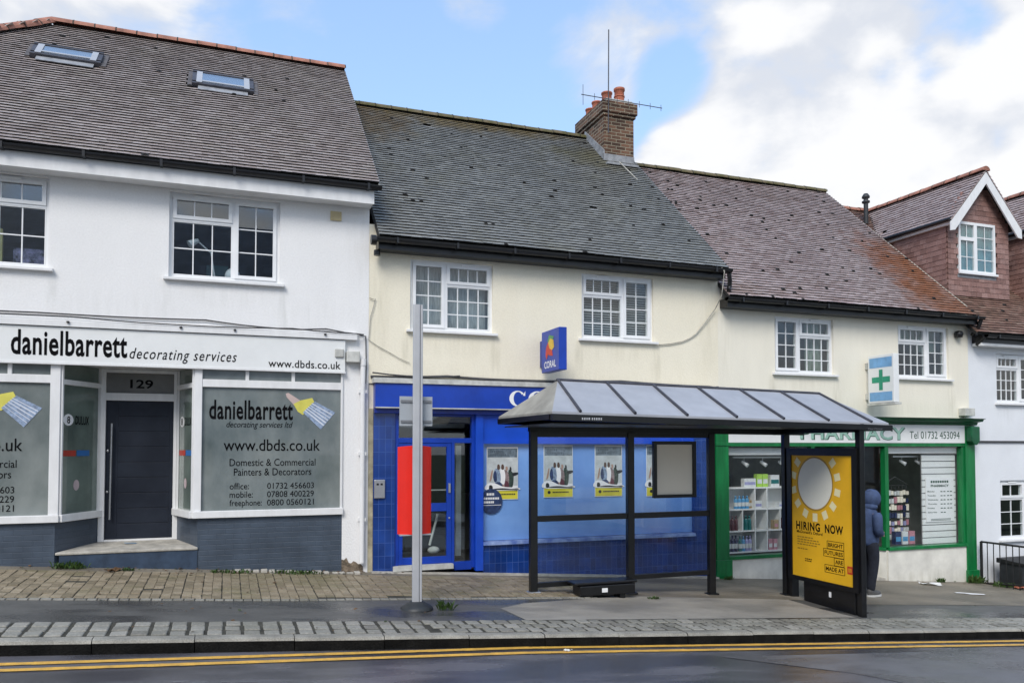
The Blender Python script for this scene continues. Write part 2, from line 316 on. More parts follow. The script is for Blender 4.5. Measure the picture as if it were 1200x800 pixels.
M['tileC'] = tilemat('pink_grey_clay_tiles', [(.29, .205, .185), (.375, .29, .275), (.42, .335, .32), (.475, .39, .375)], (.30, .22, .17), .5,
                     patch=((13.9, 5.8, .95, 1.25, (.30, .10, .03), .85), (14.2, 5.0, 1.3, .6, (.26, .105, .05), .75)))
M['tileD'] = tilemat('red_brown_clay_tiles', [(.14, .08, .06), (.21, .12, .09), (.27, .15, .115), (.31, .21, .165)], (.11, .08, .04), .5)
M['tilehung'] = tilemat('hung_wall_tiles', [(.18, .095, .078), (.25, .135, .113), (.29, .165, .14), (.33, .20, .175)], (.15, .10, .09), .4, rough=.6)
M['jean'] = mat('dark_denim', (.016, .02, .034), .9, .2, 12, .3, 200)
M['coat'] = mat('blue_padded_fabric', (.06, .098, .21), .8, .2, 9, .3, 120)
M['skin'] = mat('skin', (.46, .27, .19), .55, .05, 8)
M['shoe'] = mat('grey_shoe', (.10, .10, .10), .7, .2, 9)
M['sole'] = mat('pale_sole', (.6, .6, .58), .7, .1, 9)
M['iron'] = mat('black_iron', (.012, .012, .013), .45, .2, 9)
M['leaf'] = mat('weed_leaf', (.06, .125, .02), .6, .3, 14)
M['dead_leaf'] = mat('dead_leaf', (.16, .085, .035), .8, .3, 14)
M['paper'] = mat('litter_paper', (.72, .72, .70), .8, .08, 10)
def wetmat(name, dry, wet, r_dry, r_wet, sc_, lo, hi, agg=180, bump=.5, stretch=(1, 1, 1), specks=.25):
    m = mat(name, dry, r_dry, .1, 3, bump, agg, fine=specks, stretch=stretch)
    t = m.node_tree; p = t.nodes['Principled BSDF']; g = N(t, 'ShaderNodeNewGeometry')
    mp = N(t, 'ShaderNodeMapping'); mp.inputs['Scale'].default_value = stretch; t.links.new(g.outputs['Position'], mp.inputs[0])
    n = N(t, 'ShaderNodeTexNoise'); n.inputs['Scale'].default_value = sc_; n.inputs['Detail'].default_value = 6; t.links.new(mp.outputs[0], n.inputs[0])
    mr = N(t, 'ShaderNodeMapRange', interpolation_type='SMOOTHSTEP'); mr.inputs[1].default_value = lo; mr.inputs[2].default_value = hi; t.links.new(n.outputs[0], mr.inputs[0])
    src = p.inputs['Base Color'].links[0].from_socket
    mx = N(t, 'ShaderNodeMix', data_type='RGBA'); mx.blend_type = 'MULTIPLY'; t.links.new(mr.outputs[0], mx.inputs[0]); t.links.new(src, mx.inputs[6])
    mx.inputs[7].default_value = (*[a / b for a, b in zip(wet, dry)], 1); t.links.new(mx.outputs[2], p.inputs['Base Color'])
    rr = N(t, 'ShaderNodeMapRange'); rr.inputs[3].default_value = r_dry; rr.inputs[4].default_value = r_wet; t.links.new(mr.outputs[0], rr.inputs[0]); t.links.new(rr.outputs[0], p.inputs['Roughness'])
    return m
M['road'] = wetmat('wet_asphalt', (.15, .144, .155), (.072, .07, .078), .36, .09, 1.1, .36, .6, 150, .22, (.5, 1.6, 1), .45)
M['road_patch'] = wetmat('paler_worn_asphalt', (.175, .17, .175), (.115, .112, .12), .5, .22, 1.1, .4, .65, 150, .35, (.6, 1.3, 1), .35)
M['tarmac'] = wetmat('damp_pavement_tarmac', (.115, .112, .105), (.062, .061, .06), .5, .13, 1.2, .4, .62, 150, .25, (.6, 1.5, 1), .35)
M['concrete'] = wetmat('worn_concrete_screed', (.33, .31, .275), (.235, .222, .20), .75, .5, 1.1, .4, .68, 120, .5, (.7, 1.3, 1), .2)
M['brown_tarmac'] = wetmat('brown_gritty_tarmac', (.28, .245, .19), (.18, .157, .122), .75, .5, 1.5, .38, .62, 150, .7, (.8, 1.4, 1), .35)
M['paver'] = tilemat('buff_clay_pavers', [(.19, .155, .10), (.26, .21, .14), (.30, .245, .165), (.345, .285, .20)], (.165, .16, .065), .9, rough=.55)
M['sett'] = tilemat('grey_granite_setts', [(.19, .18, .155), (.25, .24, .205), (.285, .275, .24), (.32, .305, .265)], (.12, .12, .08), .5, rough=.6)
M['joint'] = mat('dirty_joint', (.07, .066, .05), .9, .3, 6, .5, 60)
M['kerb'] = mat('granite_kerb', (.36, .34, .29), .6, .2, 3, .6, 90, fine=.35)
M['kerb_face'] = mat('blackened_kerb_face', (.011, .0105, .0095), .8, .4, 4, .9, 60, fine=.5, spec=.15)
M['yellow_line'] = mat('worn_yellow_road_paint', (.88, .50, .085), .45, .28, 9, .4, 120, fine=.25, col2=(.58, .33, .07))
M['earth'] = mat('grass_verge', (.05, .075, .025), .9, .2, .5)

def stain(m, spots, colr):
    # rain and grime marks at fixed places of a wall: (x, z, half width, half height, strength)
    t = m.node_tree; p = t.nodes['Principled BSDF']; g = N(t, 'ShaderNodeNewGeometry'); s = N(t, 'ShaderNodeSeparateXYZ'); t.links.new(g.outputs['Position'], s.inputs[0])
    def mth(op, a, b, c=None):
        q = N(t, 'ShaderNodeMath', operation=op)
        for i, x in enumerate((a, b, c)):
            if x is None: continue
            if isinstance(x, (int, float)): q.inputs[i].default_value = x
            else: t.links.new(x, q.inputs[i])
        return q.outputs[0]
    mp = N(t, 'ShaderNodeMapping'); mp.inputs['Scale'].default_value = (9, 9, 1.1); t.links.new(g.outputs['Position'], mp.inputs[0])
    n = N(t, 'ShaderNodeTexNoise'); n.inputs['Scale'].default_value = 1.6; n.inputs['Detail'].default_value = 6; t.links.new(mp.outputs[0], n.inputs[0])
    tot = None
    for x, z, rx, rz, k in spots:
        d = mth('ADD', mth('POWER', mth('DIVIDE', mth('SUBTRACT', s.outputs[0], x), rx), 2.), mth('POWER', mth('DIVIDE', mth('SUBTRACT', s.outputs[2], z), rz), 2.))
        v = mth('MULTIPLY', mth('MAXIMUM', mth('SUBTRACT', 1., d), 0.), k); tot = v if tot is None else mth('MAXIMUM', tot, v)
    mr = N(t, 'ShaderNodeMapRange'); mr.inputs[1].default_value = .35; mr.inputs[2].default_value = .65; t.links.new(n.outputs[0], mr.inputs[0])
    f = mth('MULTIPLY', mth('MULTIPLY', tot, mr.outputs[0]), .5); src = p.inputs['Base Color'].links[0].from_socket
    mx = N(t, 'ShaderNodeMix', data_type='RGBA'); t.links.new(f, mx.inputs[0]); t.links.new(src, mx.inputs[6]); mx.inputs[7].default_value = (*colr, 1); t.links.new(mx.outputs[2], p.inputs['Base Color'])
stain(M['white_wall'], [(-.84, 4.15, .10, .4, .7), (.78, 4.1, .10, .45, .8), (0, 4.3, .8, .25, .35), (-2.25, 4.2, .09, .4, .7), (-3.2, 4.3, .8, .25, .3), (1.9, 5.2, .25, .8, .4), (1.2, 4.05, .9, .3, .28), (-1.4, 4.0, 1.0, .3, .25)], (.50, .50, .47))
stain(M['cream'], [(2.65, 3.6, .10, .4, .8), (4.12, 3.55, .11, .45, .9), (3.4, 3.72, .8, .25, .35), (5.62, 3.6, .10, .35, .8), (7.1, 3.5, .12, .45, .9), (6.3, 3.72, .8, .25, .35), (2.2, 4.2, .2, 1.0, .5), (8.2, 4.3, .25, .9, .5), (5.0, 3.2, 3.5, .25, .3)], (.46, .42, .30))
stain(M['cream_far'], [(9.6, 3.15, .12, .4, .8), (11.1, 3.1, .12, .4, .9), (10.3, 3.3, .8, .2, .35), (12.6, 3.1, .12, .4, .8), (14.05, 3.05, .14, .4, .9), (8.55, 3.9, .2, .9, .4), (11.6, 2.85, 3, .2, .3)], (.48, .44, .33))
stain(M['shop_wall'], [(9.4, -.42, 1.6, .25, .7), (13.3, -.62, 1.4, .28, .7), (11.9, -.4, .5, .3, .6)], (.33, .31, .22))
stain(M['white_far'], [(15.6, 2.75, .3, .4, .4), (16.8, 2.8, .12, .4, .6), (15.0, -.5, .9, .4, .6)], (.5, .51, .50))
# ------------------------------------------------------------------ ground
SL = .07
def gz(x, y=0.):
    b = -SL * (max(-60, min(70, x)) - 4.4)
    if y >= 0: return b
    if y >= -4: return b + .02 * y
    if y >= -11.4: return b - .20
    return b - .08
def sheet(name, strips, m, xs, dz=0., kind='structure'):      # strips: list of (y0, y1)
    mb = MB()
    for y0, y1 in strips:
        for a, b in zip(xs, xs[1:]):
            f = lambda x, y: (x, y, gz(x, y) + dz)
            e = 1e-4
            mb.face([(a, y0, gz(a, y0 + e) + dz), (b, y0, gz(b, y0 + e) + dz), (b, y1, gz(b, y1 - e) + dz), (a, y1, gz(a, y1 - e) + dz)])
    return tag(mb.build(name, m), kind=kind)
XS = [-60, -20, 0, 20, 70]
g = MB()
for a, b in zip([-700, -60, 70], [-60, 70, 700]):
    g.face([(a, -700, gz(a) - .45), (b, -700, gz(b) - .45), (b, 700, gz(b) - .45), (a, 700, gz(a) - .45)])
tag(g.build('ground', M['earth']), kind='structure')
sheet('road', [(-11.4, -4.0)], M['road'], XS)
rp = MB()                                                     # the paler resurfaced strip of the carriageway
E_ = [(5.2, -4.62), (6.3, -5.4), (7.0, -6.4), (7.6, -7.6), (8.0, -11.2), (60, -11.2), (60, -4.62)]
rp.face([(x, y, gz(x, y) + .004) for x, y in E_[::-1]])
tag(rp.build('road_surface_patch', M['road_patch']), kind='structure')
pv = MB()
for a, b in zip(XS, XS[1:]):
    pv.face([(a, -4.0, gz(a, -3.9999)), (b, -4.0, gz(b, -3.9999)), (b, 0, gz(b)), (a, 0, gz(a))])
    pv.face([(a, 0, gz(a)), (b, 0, gz(b)), (b, 9, gz(b)), (a, 9, gz(a))])
tag(pv.build('pavement', M['tarmac']), kind='structure')
sheet('opposite_pavement', [(-15.5, -11.4)], M['tarmac'], XS)
def lay(name, poly, m, dz):
    mb = MB(); mb.face([(x, y, gz(x, y) + dz) for x, y in poly]); return tag(mb.build(name, m), kind='structure')
lay('concrete_apron', [(3.4, -3.26), (8.45, -3.2), (8.3, -2.5), (8.3, -1.95), (5.6, -1.72), (4.6, -2.02), (3.75, -2.28), (3.3, -2.6)], M['concrete'], .004)
lay('worn_pavement', [(5.3, -1.72), (8.3, -1.95), (9.6, -2.3), (20, -2.5), (20, -.001), (5.3, -.001)], M['brown_tarmac'], .004)
lay('wall_foot_strip', [(-7, -.32), (5.3, -.30), (5.3, -.001), (-7, -.001)], M['brown_tarmac'], .004)
# clay paver strip along the shops
pb = MB(); bw = .225
eb = MB(); x = -7.0
while x < 5.0:
    w_ = .10 + random.uniform(-.008, .008); yb = (-2.1 if x < .5 else -2.1 + .28 * (x - .5) / 4.6) - .085; h = .012 + random.uniform(-.003, .003)
    eb.hexa([(X, Y, gz(X, Y) + dz) for dz in (-.03, h) for X, Y in ((x, yb), (x + w_, yb), (x + w_, yb + .075), (x, yb + .075))]); x += w_ + .012
tag(eb.build('edging_course', M['sett'], bevel=.005), kind='structure')
x = -7.0; i = 0
while x < 5.5:
    yb = -2.1 if x < .5 else -2.1 + .28 * (x - .5) / 4.6
    rows = int((-.3 - yb) / .118)
    for r in range(rows):
        y1 = -.31 - r * .118; y0 = y1 - .108 + random.uniform(-.002, .002)
        if random.random() < .012: continue
        h = .012 + random.uniform(-.003, .003); a = x + random.uniform(0, .006); b = x + bw - .010 + random.uniform(-.004, .004)
        z = lambda X, Y: gz(X, Y) + h
        tl = random.uniform(-.003, .003)
        for a, b in ((a, (a + b) / 2 - .0025), ((a + b) / 2 + .0025, b)):
          h += random.uniform(-.002, .002)
          pb.hexa([(a, y0, gz(a, y0) - .02), (b, y0, gz(b, y0) - .02), (b, y1, gz(b, y1) - .02), (a, y1, gz(a, y1) - .02),
                 (a, y0, z(a, y0) + tl), (b, y0, z(b, y0) - tl), (b, y1, z(b, y1) - tl), (a, y1, z(a, y1) + tl)])
    x += bw
tag(pb.build('brick_paving', M['paver'], bevel=.003), kind='structure')
lay('paving_bed', [(-7, -2.13), (.5, -2.13), (5.3, -1.84), (5.3, -.3), (-7, -.3)], M['joint'], .003)
# granite setts behind the kerb
sb = MB(); x = -7
while x < 24:
    wd = .145 + random.uniform(-.012, .012); sk = .05 if x > 2 else .0
    for r in range(3):
        y1 = -3.30 - r * .188; y0 = y1 - .160 + random.uniform(-.006, .006)
        a = x + r * sk + random.uniform(-.006, .006); b = a + wd; h = .014 + random.uniform(-.005, .005); tl = random.uniform(-.004, .004)
        sb.hexa([(a, y0, gz(a, y0) - .03), (b, y0, gz(b, y0) - .03), (b, y1, gz(b, y1) - .03), (a, y1, gz(a, y1) - .03),
                 (a, y0, gz(a, y0) + h + tl), (b, y0, gz(b, y0) + h - tl), (b, y1, gz(b, y1) + h - tl), (a, y1, gz(a, y1) + h + tl)])
    x += wd + .03
tag(sb.build('granite_sett_strip', M['sett'], bevel=.012), kind='structure')
lay('sett_bed', [(-9, -3.875), (26, -3.875), (26, -3.285), (-9, -3.285)], M['joint'], .004)
kb = MB(); x = -20.0
while x < 40:
    L = .9 + random.uniform(-.04, .04); a, b = x, x + L - .008
    h = .012 + random.uniform(-.003, .003)
    z0a, z0b = gz(a, -4.5) - .06, gz(b, -4.5) - .06; za, zb = gz(a, -3.95) + h, gz(b, -3.95) + h
    y0, y1 = -4.015 + random.uniform(-.004, .004), -3.872
    n = 6
    # top and face, with a rounded nose
    prof = [(y1, 0, 0), (y0 + .035, 0, 0), (y0 + .012, -.010, 1), (y0, -.034, 1), (y0 - .006, -.30, 1)]
    for (ya, da, _), (yb, db, mi) in zip(prof, prof[1:]):
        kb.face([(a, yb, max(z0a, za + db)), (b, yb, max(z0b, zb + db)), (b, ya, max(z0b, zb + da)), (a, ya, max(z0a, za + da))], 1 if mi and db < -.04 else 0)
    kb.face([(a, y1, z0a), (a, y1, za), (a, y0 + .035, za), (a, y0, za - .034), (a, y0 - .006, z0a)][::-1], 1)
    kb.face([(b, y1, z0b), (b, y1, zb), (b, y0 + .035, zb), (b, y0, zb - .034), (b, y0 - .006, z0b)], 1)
    x += L
tag(kb.build('kerb', [M['kerb'], M['kerb_face']]), kind='structure')
ok = MB(); ok.hexa([(-60, -11.52, gz(-60, -5) - .1), (70, -11.52, gz(70, -5) - .1), (70, -11.38, gz(70, -5) - .1), (-60, -11.38, gz(-60, -5) - .1),
                    (-60, -11.52, gz(-60, -5) + .125), (70, -11.52, gz(70, -5) + .125), (70, -11.38, gz(70, -5) + .125), (-60, -11.38, gz(-60, -5) + .125)])
tag(ok.build('opposite_kerb', M['kerb']), kind='structure')
for ya, yb, wa in ((-4.33, -4.07, .092), (-4.53, -4.28, .092)):
    mb = MB(); xs = [-20 + .13 * k for k in range(480)]
    yc = lambda x: ya + (yb - ya) * max(0, min(1, (x + 2) / 5.0)) - (.10 * max(0, min(1, (x - 3) / 7)))
    for a, b in zip(xs, xs[1:]):
        wa = .092 * random.uniform(.88, 1.06)
        mb.face([(a, yc(a) - wa / 2, gz(a, -5) + .008), (b, yc(b) - wa / 2, gz(b, -5) + .008), (b, yc(b) + wa / 2, gz(b, -5) + .008), (a, yc(a) + wa / 2, gz(a, -5) + .008)])
    tag(mb.build('yellow_line', M['yellow_line']), kind='structure')
# broken mortar fillet and rubble at the wall foot between the two left shops
# ------------------------------------------------------------------ building helpers
def wall_front(mb, x0, x1, z0, z1, y, holes, depth=.12, m=0):
    """A wall face at y with real openings, their reveals running back `depth`. holes: (x0, x1, z0, z1)."""
    xs = sorted({x0, x1, *[h[0] for h in holes], *[h[1] for h in holes]}); zs = sorted({z0, z1, *[h[2] for h in holes], *[h[3] for h in holes]})
    for a, b in zip(xs, xs[1:]):
        for c, d in zip(zs, zs[1:]):
            mx, mz = (a + b) / 2, (c + d) / 2
            if any(h[0] < mx < h[1] and h[2] < mz < h[3] for h in holes): continue
            mb.face([(a, y, c), (b, y, c), (b, y, d), (a, y, d)], m)
    for h in holes:
        a, b, c, d = h; e = y + depth
        mb.face([(a, y, c), (a, y, d), (a, e, d), (a, e, c)], m); mb.face([(b, y, c), (b, e, c), (b, e, d), (b, y, d)], m)
        mb.face([(a, y, d), (b, y, d), (b, e, d), (a, e, d)], m); mb.face([(a, y, c), (a, e, c), (b, e, c), (b, y, c)], m)
def room(mb, x0, x1, y0, y1, z0, z1, m=0, mf=1):
    """Inside faces of a room whose front is open towards the street."""
    mb.face([(x0, y1, z0), (x1, y1, z0), (x1, y1, z1), (x0, y1, z1)], m)
    mb.face([(x0, y0, z0), (x0, y1, z0), (x0, y1, z1), (x0, y0, z1)], m); mb.face([(x1, y0, z0), (x1, y1, z0), (x1, y1, z1), (x1, y0, z1)], m)
    mb.face([(x0, y0, z0), (x1, y0, z0), (x1, y1, z0), (x0, y1, z0)], mf); mb.face([(x0, y0, z1), (x1, y0, z1), (x1, y1, z1), (x0, y1, z1)], m)
def tiles(mb, O, U, S, W, L, gauge=.1, tw=.165, clip=None, m=0, me=1, lift=.036, jit=1., miss=.0008, moss=0.):
    """Plain roof tiles, each a slip of its own: O eave corner, U along the eave, S up the slope."""
    O, U, S = Vector(O), Vector(U).normalized(), Vector(S).normalized(); Nn = U.cross(S).normalized()
    rows = int(L / gauge); n = int(W / tw) + 1
    for r in range(rows + 1):
        s0 = r * gauge; off = -.5 * tw if r % 2 else 0; wav = 0
        for k in range(n + 1):
            u0 = max(0, off + k * tw); u1 = min(W, off + (k + 1) * tw)
            if u1 - u0 < .02: continue
            uc = (u0 + u1) / 2
            if clip and not clip(uc, s0 + gauge * .5): continue
            if random.random() < miss: continue
            sag = .012 * math.sin(uc * .8 + r * .04)
            h = lift + random.uniform(-.0022, .0022) * jit + sag; tl = random.uniform(-.002, .002) * jit; ds = random.uniform(-.003, .003) * jit
            a = u0 + .001; b = u1 - .001; s1 = min(s0 + gauge * 1.25, L)
            p = lambda u, s, z: O + U * u + S * s + Nn * z
            q = [p(a, s0 + ds, h + tl), p(b, s0 + ds, h - tl), p(b, s1, .012 + sag), p(a, s1, .012 + sag), p(a, s0 + ds, h + tl - .025), p(b, s0 + ds, h - tl - .025)]
            i0 = len(mb.v); mb.raw([q[0], q[1], q[2], q[3], q[4], q[5], p(b, s1, -.004), p(a, s1, -.004)],
                                   [(0, 1, 2, 3), (5, 1, 0, 4), (0, 3, 7, 4), (1, 5, 6, 2)], m)
            mb.m[-3] = me  # tail face painted dark for the shade under each course
            if random.random() < moss:               # a clump of moss or a nibbled corner at the tile's tail
                c = p(random.uniform(a, b), s0 + ds + random.uniform(.0, .03), h + .004); w_ = random.uniform(.025, .055)
                mb.raw([c - U * w_ - S * .012, c + U * w_ - S * .016, c + U * w_ * .7 + S * .05, c - U * w_ * .8 + S * .045, c + Nn * .022], [(0, 1, 4), (1, 2, 4), (2, 3, 4), (3, 0, 4)], me)
def ridge_caps(mb, A, B, r=.11, L=.33, m=0, mj=1):
    """Half-round ridge tiles along A-B with their mortar joints."""
    A, B = Vector(A), Vector(B); t = (B - A).normalized(); up = Vector((0, 0, 1)); up = (up - t * up.dot(t)).normalized(); sd = t.cross(up)
    n = max(1, int((B - A).length / L)); ln = (B - A).length / n
    for k in range(n):
        a = A + t * (k * ln + .006); b = A + t * ((k + 1) * ln - .006); rr = r * random.uniform(.97, 1.04); dz = random.uniform(-.006, .008)
        V = []
        for c in (a, b):
            for j in range(9):
                an = math.pi * j / 8; V.append(c + sd * (rr * 1.15 * math.cos(an)) + up * (rr * math.sin(an) - .03 + dz))
        mb.raw(V, [(j, j + 1, 10 + j, 9 + j) for j in range(8)] + [tuple(range(9)), tuple(range(17, 8, -1))], m)
        c0 = b - t * .004; c1 = b + t * .016; V = []
        for c in (c0, c1):
            for j in range(9):
                an = math.pi * j / 8; V.append(c + sd * ((rr + .006) * 1.15 * math.cos(an)) + up * ((rr + .006) * math.sin(an) - .03))
        mb.raw(V, [(j, j + 1, 10 + j, 9 + j) for j in range(8)], mj)
def gutter(mb, x0, x1, y, z, r=.06, m=0, brackets=True):
    V = []
    for x in (x0, x1):
        for j in range(9): an = math.pi + math.pi * j / 8; V.append(Vector((x, y + r * math.cos(an), z + r * math.sin(an))))
        for j in range(8, -1, -1): an = math.pi + math.pi * j / 8; V.append(Vector((x, y + (r - .008) * math.cos(an), z + (r - .008) * math.sin(an))))
    mb.raw(V, [(j, (j + 1) % 18, 18 + (j + 1) % 18, 18 + j) for j in range(18)] + [tuple(range(8, -1, -1)), tuple(range(18, 27))], m)
    mb.raw([V[0] + Vector((0, 0, 0))] + V[1:9], [tuple(range(9))], m); mb.raw(V[18:27], [tuple(range(9))], m)
    x = x0 + .3
    while brackets and x < x1:
        mb.box(x, x + .035, y - r - .008, y + r, z - r - .008, z + .012, m); x += .95
def window(parent, x0, x1, z0, z1, y, leaves, sill=True, fw=.045, glass='glass', name='window', sill_m=None, y_in=.07):
    """uPVC window in an opening. leaves: (width share, toplight share, (nx, ny) of the toplight, (nx, ny) of the main light)."""
    f = MB(); gl = MB(); yf = y + y_in; d = .06
    def bars(a, b, c, e, nx, ny, bt=.016):
        for k in range(1, nx): q = a + (b - a) * k / nx; f.box(q - bt / 2, q + bt / 2, yf + .012, yf + .034, c, e)
        for k in range(1, ny): q = c + (e - c) * k / ny; f.box(a, b, yf + .0135, yf + .0325, q - bt / 2, q + bt / 2)
    def sash(a, b, c, e, nx, ny, proud, sw):
        f.box(a, a + sw, yf - proud, yf + d, c, e); f.box(b - sw, b, yf - proud, yf + d, c, e)
        f.box(a + sw, b - sw, yf - proud + .002, yf + d, c, c + sw); f.box(a + sw, b - sw, yf - proud + .002, yf + d, e - sw, e)
        gl.box(a + sw, b - sw, yf + .02, yf + .026, c + sw, e - sw); bars(a + sw, b - sw, c + sw, e - sw, nx, ny)
    f.box(x0, x0 + fw, yf, yf + d + .004, z0, z1); f.box(x1 - fw, x1, yf, yf + d + .004, z0, z1)
    f.box(x0 + fw, x1 - fw, yf + .002, yf + d + .004, z0, z0 + fw); f.box(x0 + fw, x1 - fw, yf + .002, yf + d + .004, z1 - fw, z1)
    X0, X1, Z0, Z1 = x0 + fw, x1 - fw, z0 + fw, z1 - fw; tot = sum(l[0] for l in leaves); a = X0
    for i, (wd, tp, tg, mg) in enumerate(leaves):
        b = a + (X1 - X0) * wd / tot; ax = a + (.018 if i else 0); bx = b - (.018 if i < len(leaves) - 1 else 0)
        if i: f.box(a - .02, a + .02, yf - .004, yf + d + .006, Z0, Z1)
        if tp:
            zt = Z1 - (Z1 - Z0) * tp
            f.box(ax, bx, yf - .003, yf + d + .002, zt - .016, zt + .016)
            sash(ax + .002, bx - .002, zt + .017, Z1 - .002, *tg, .02, .05); sash(ax + .002, bx - .002, Z0 + .002, zt - .017, *mg, .0, .014)
            f.box((ax + bx) / 2 - .12, (ax + bx) / 2 + .12, yf - .03, yf - .018, Z1 - .012, Z1 + .02)
        else: sash(ax + .002, bx - .002, Z0 + .002, Z1 - .002, *mg, .02, .05)
        a = b
    fo = f.build(name, M['upvc'], parent)
    gl.build('pane', M[glass], fo)
    if sill:
        s = MB(); s.prism([(y - .075, z0 - .05), (y + .09, z0 - .05), (y + .09, z0 + .012), (y - .075, z0 - .012)], x0 - .065, x1 + .065, lambda p, q, t: (t, p, q)); s.build('sill', sill_m or M['white_paint'], fo, bevel=.004)
    return fo
def shell(parent, x0, x1, zlow, front_holes, y_eave, z_eave, pitch, y_ridge, mats, z_split, y_back, y0=0., holes2=(), zb=None, hip=0.):
    """The masonry of one house: front with openings from z_split up, the flanks with gables, the back."""
    t = math.tan(pitch); mb = MB(); zt = z_eave + t * (y0 - y_eave)
    wall_front(mb, x0, x1, z_split, zt - .02, y0, front_holes, .13)
    zr = z_eave + t * (y_ridge - y_eave) - .03
    for x in (x0, x1):
        if hip and x == x0: mb.face([(x, y0, zlow), (x, y_back, zlow), (x, y_back, zt - .02), (x, y0, zt - .02)])
        else: mb.face([(x, y0, zlow), (x, y_back, zlow), (x, y_back, zt - .03), (x, y_ridge, zr), (x, y0, zt - .03)])
    mb.face([(x0, y_back, zlow), (x1, y_back, zlow), (x1, y_back, zt - .02), (x0, y_back, zt - .02)])
    return mb
def roof_mb(x0, x1, y_eave, z_eave, pitch, y_ridge, hip=False, gauge=.1, jit=1., holes=(), tw=.165, moss=.006):
    mb = MB(); c, s = math.cos(pitch), math.sin(pitch); L = (y_ridge - y_eave) / c; W = x1 - x0; run = y_ridge - y_eave
    zr = z_eave + run * s / c
    def clip(u, sl):
        if hip and u < sl * c: return False
        for (hu0, hu1, hs0, hs1) in holes:
            if hu0 < x0 + u < hu1 and hs0 < sl < hs1: return False
        return True
    tiles(mb, (x0, y_eave, z_eave), (1, 0, 0), (0, c, s), W, L, gauge, tw, clip, 0, 1, jit=jit, moss=moss)
    a = x0 + (run if hip else 0); yb = y_ridge + run
    # the deck below, both slopes
    mb.face([(x0, y_eave, z_eave - .012), (x1, y_eave, z_eave - .012), (x1, y_ridge, zr - .012), (a, y_ridge, zr - .012)], 2)
    mb.face([(x1, yb, z_eave), (x0, yb, z_eave), (a, y_ridge, zr - .012), (x1, y_ridge, zr - .012)], 1)
    if hip:
        mb.face([(x0, yb, z_eave - .012), (x0, y_eave, z_eave - .012), (a, y_ridge, zr - .012)], 2)
        tiles(mb, (x0, yb, z_eave), (0, -1, 0), (c, 0, s), 2 * run, L, .2, .33, lambda u, sl: sl * c < u < 2 * run - sl * c, 0, 1)
    # edge of the verge, mortar under the end tiles
    for x in ((x1,) if hip else (x0, x1)):
        mb.hexa([(x - .02, y_eave, z_eave - .05), (x + .012, y_eave, z_eave - .05), (x + .012, y_ridge, zr - .05), (x - .02, y_ridge, zr - .05),
                 (x - .02, y_eave, z_eave + .012), (x + .012, y_eave, z_eave + .012), (x + .012, y_ridge, zr + .012), (x - .02, y_ridge, zr + .012)], 3)
    return mb, zr
PIT = R(42); T42 = math.tan(PIT)
def seg(mb, A, B, s0, s1, o0, o1, z0, z1, m=0):
    """A bar along the plan line A-B: s0..s1 metres along it, o0..o1 out of it (to the left of A-B), z0..z1."""
    A = Vector((*A, 0)); B = Vector((*B, 0)); t = (B - A).normalized(); n = Vector((-t.y, t.x, 0))
    p = [A + t * s + n * o for s, o in ((s0, o0), (s1, o0), (s1, o1), (s0, o1))]
    mb.hexa([q + Vector((0, 0, z0)) for q in p] + [q + Vector((0, 0, z1)) for q in p], m)
def cable(mb, pts, r=.009, m=0, n=5):
    P = [Vector(p) for p in pts]; Q = []
    for a, b in zip(P, P[1:]):
        k = max(2, int((b - a).length / .25))
        for i in range(k): Q.append(a.lerp(b, i / k) + Vector((0, 0, -.012 * math.sin(math.pi * i / k))))
    mb.tube(Q + [P[-1]], r, n, m)

# ================================================================== the white decorators' house
h1 = thing('white_shop_house', (-2, 0, gz(-2)), 'white rendered shop house with a slate-blue brick base and mauve-brown tiled roof', 'house')
W1 = (-3.87, -2.30, 4.50, 5.74); W2 = (-.80, .72, 4.50, 5.73)
mb = shell(h1, -6.5, 2.05, -.2, [W1, W2], -.35, 6.05, PIT, 3.56, None, 3.70, 7.1, hip=1)
mb.box(1.66, 2.05, 0, .9, -.2, 3.70); mb.box(-6.5, -4.22, 0, .9, -.2, 3.70); mb.box(-4.22, 1.66, .02, .14, 3.55, 3.70)
mb.build('wall', M['white_wall'], h1)
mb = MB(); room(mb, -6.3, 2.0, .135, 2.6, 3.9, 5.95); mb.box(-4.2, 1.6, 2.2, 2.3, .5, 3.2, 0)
mb.build('room_interior', [M['interior'], M['interior_floor']], h1)
rf, zr1 = roof_mb(-6.89, 2.14, -.35, 6.05, PIT, 3.56, hip=True, holes=[(-3.03, -1.98, 2.72 / .7431 * .7431 + .55, 3.86), (-.62, .40, 3.02, 3.69)])
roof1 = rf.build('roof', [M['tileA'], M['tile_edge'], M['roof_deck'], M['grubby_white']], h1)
rc = MB(); ridge_caps(rc, (-2.98, 3.56, zr1 + .035), (2.14, 3.56, zr1 + .035), m=0); ridge_caps(rc, (-2.98, 3.56, zr1 + .04), (-6.8, -.26, 6.15), m=0)
rc.build('ridge_tiles', [M['ridge'], M['joint']], roof1)
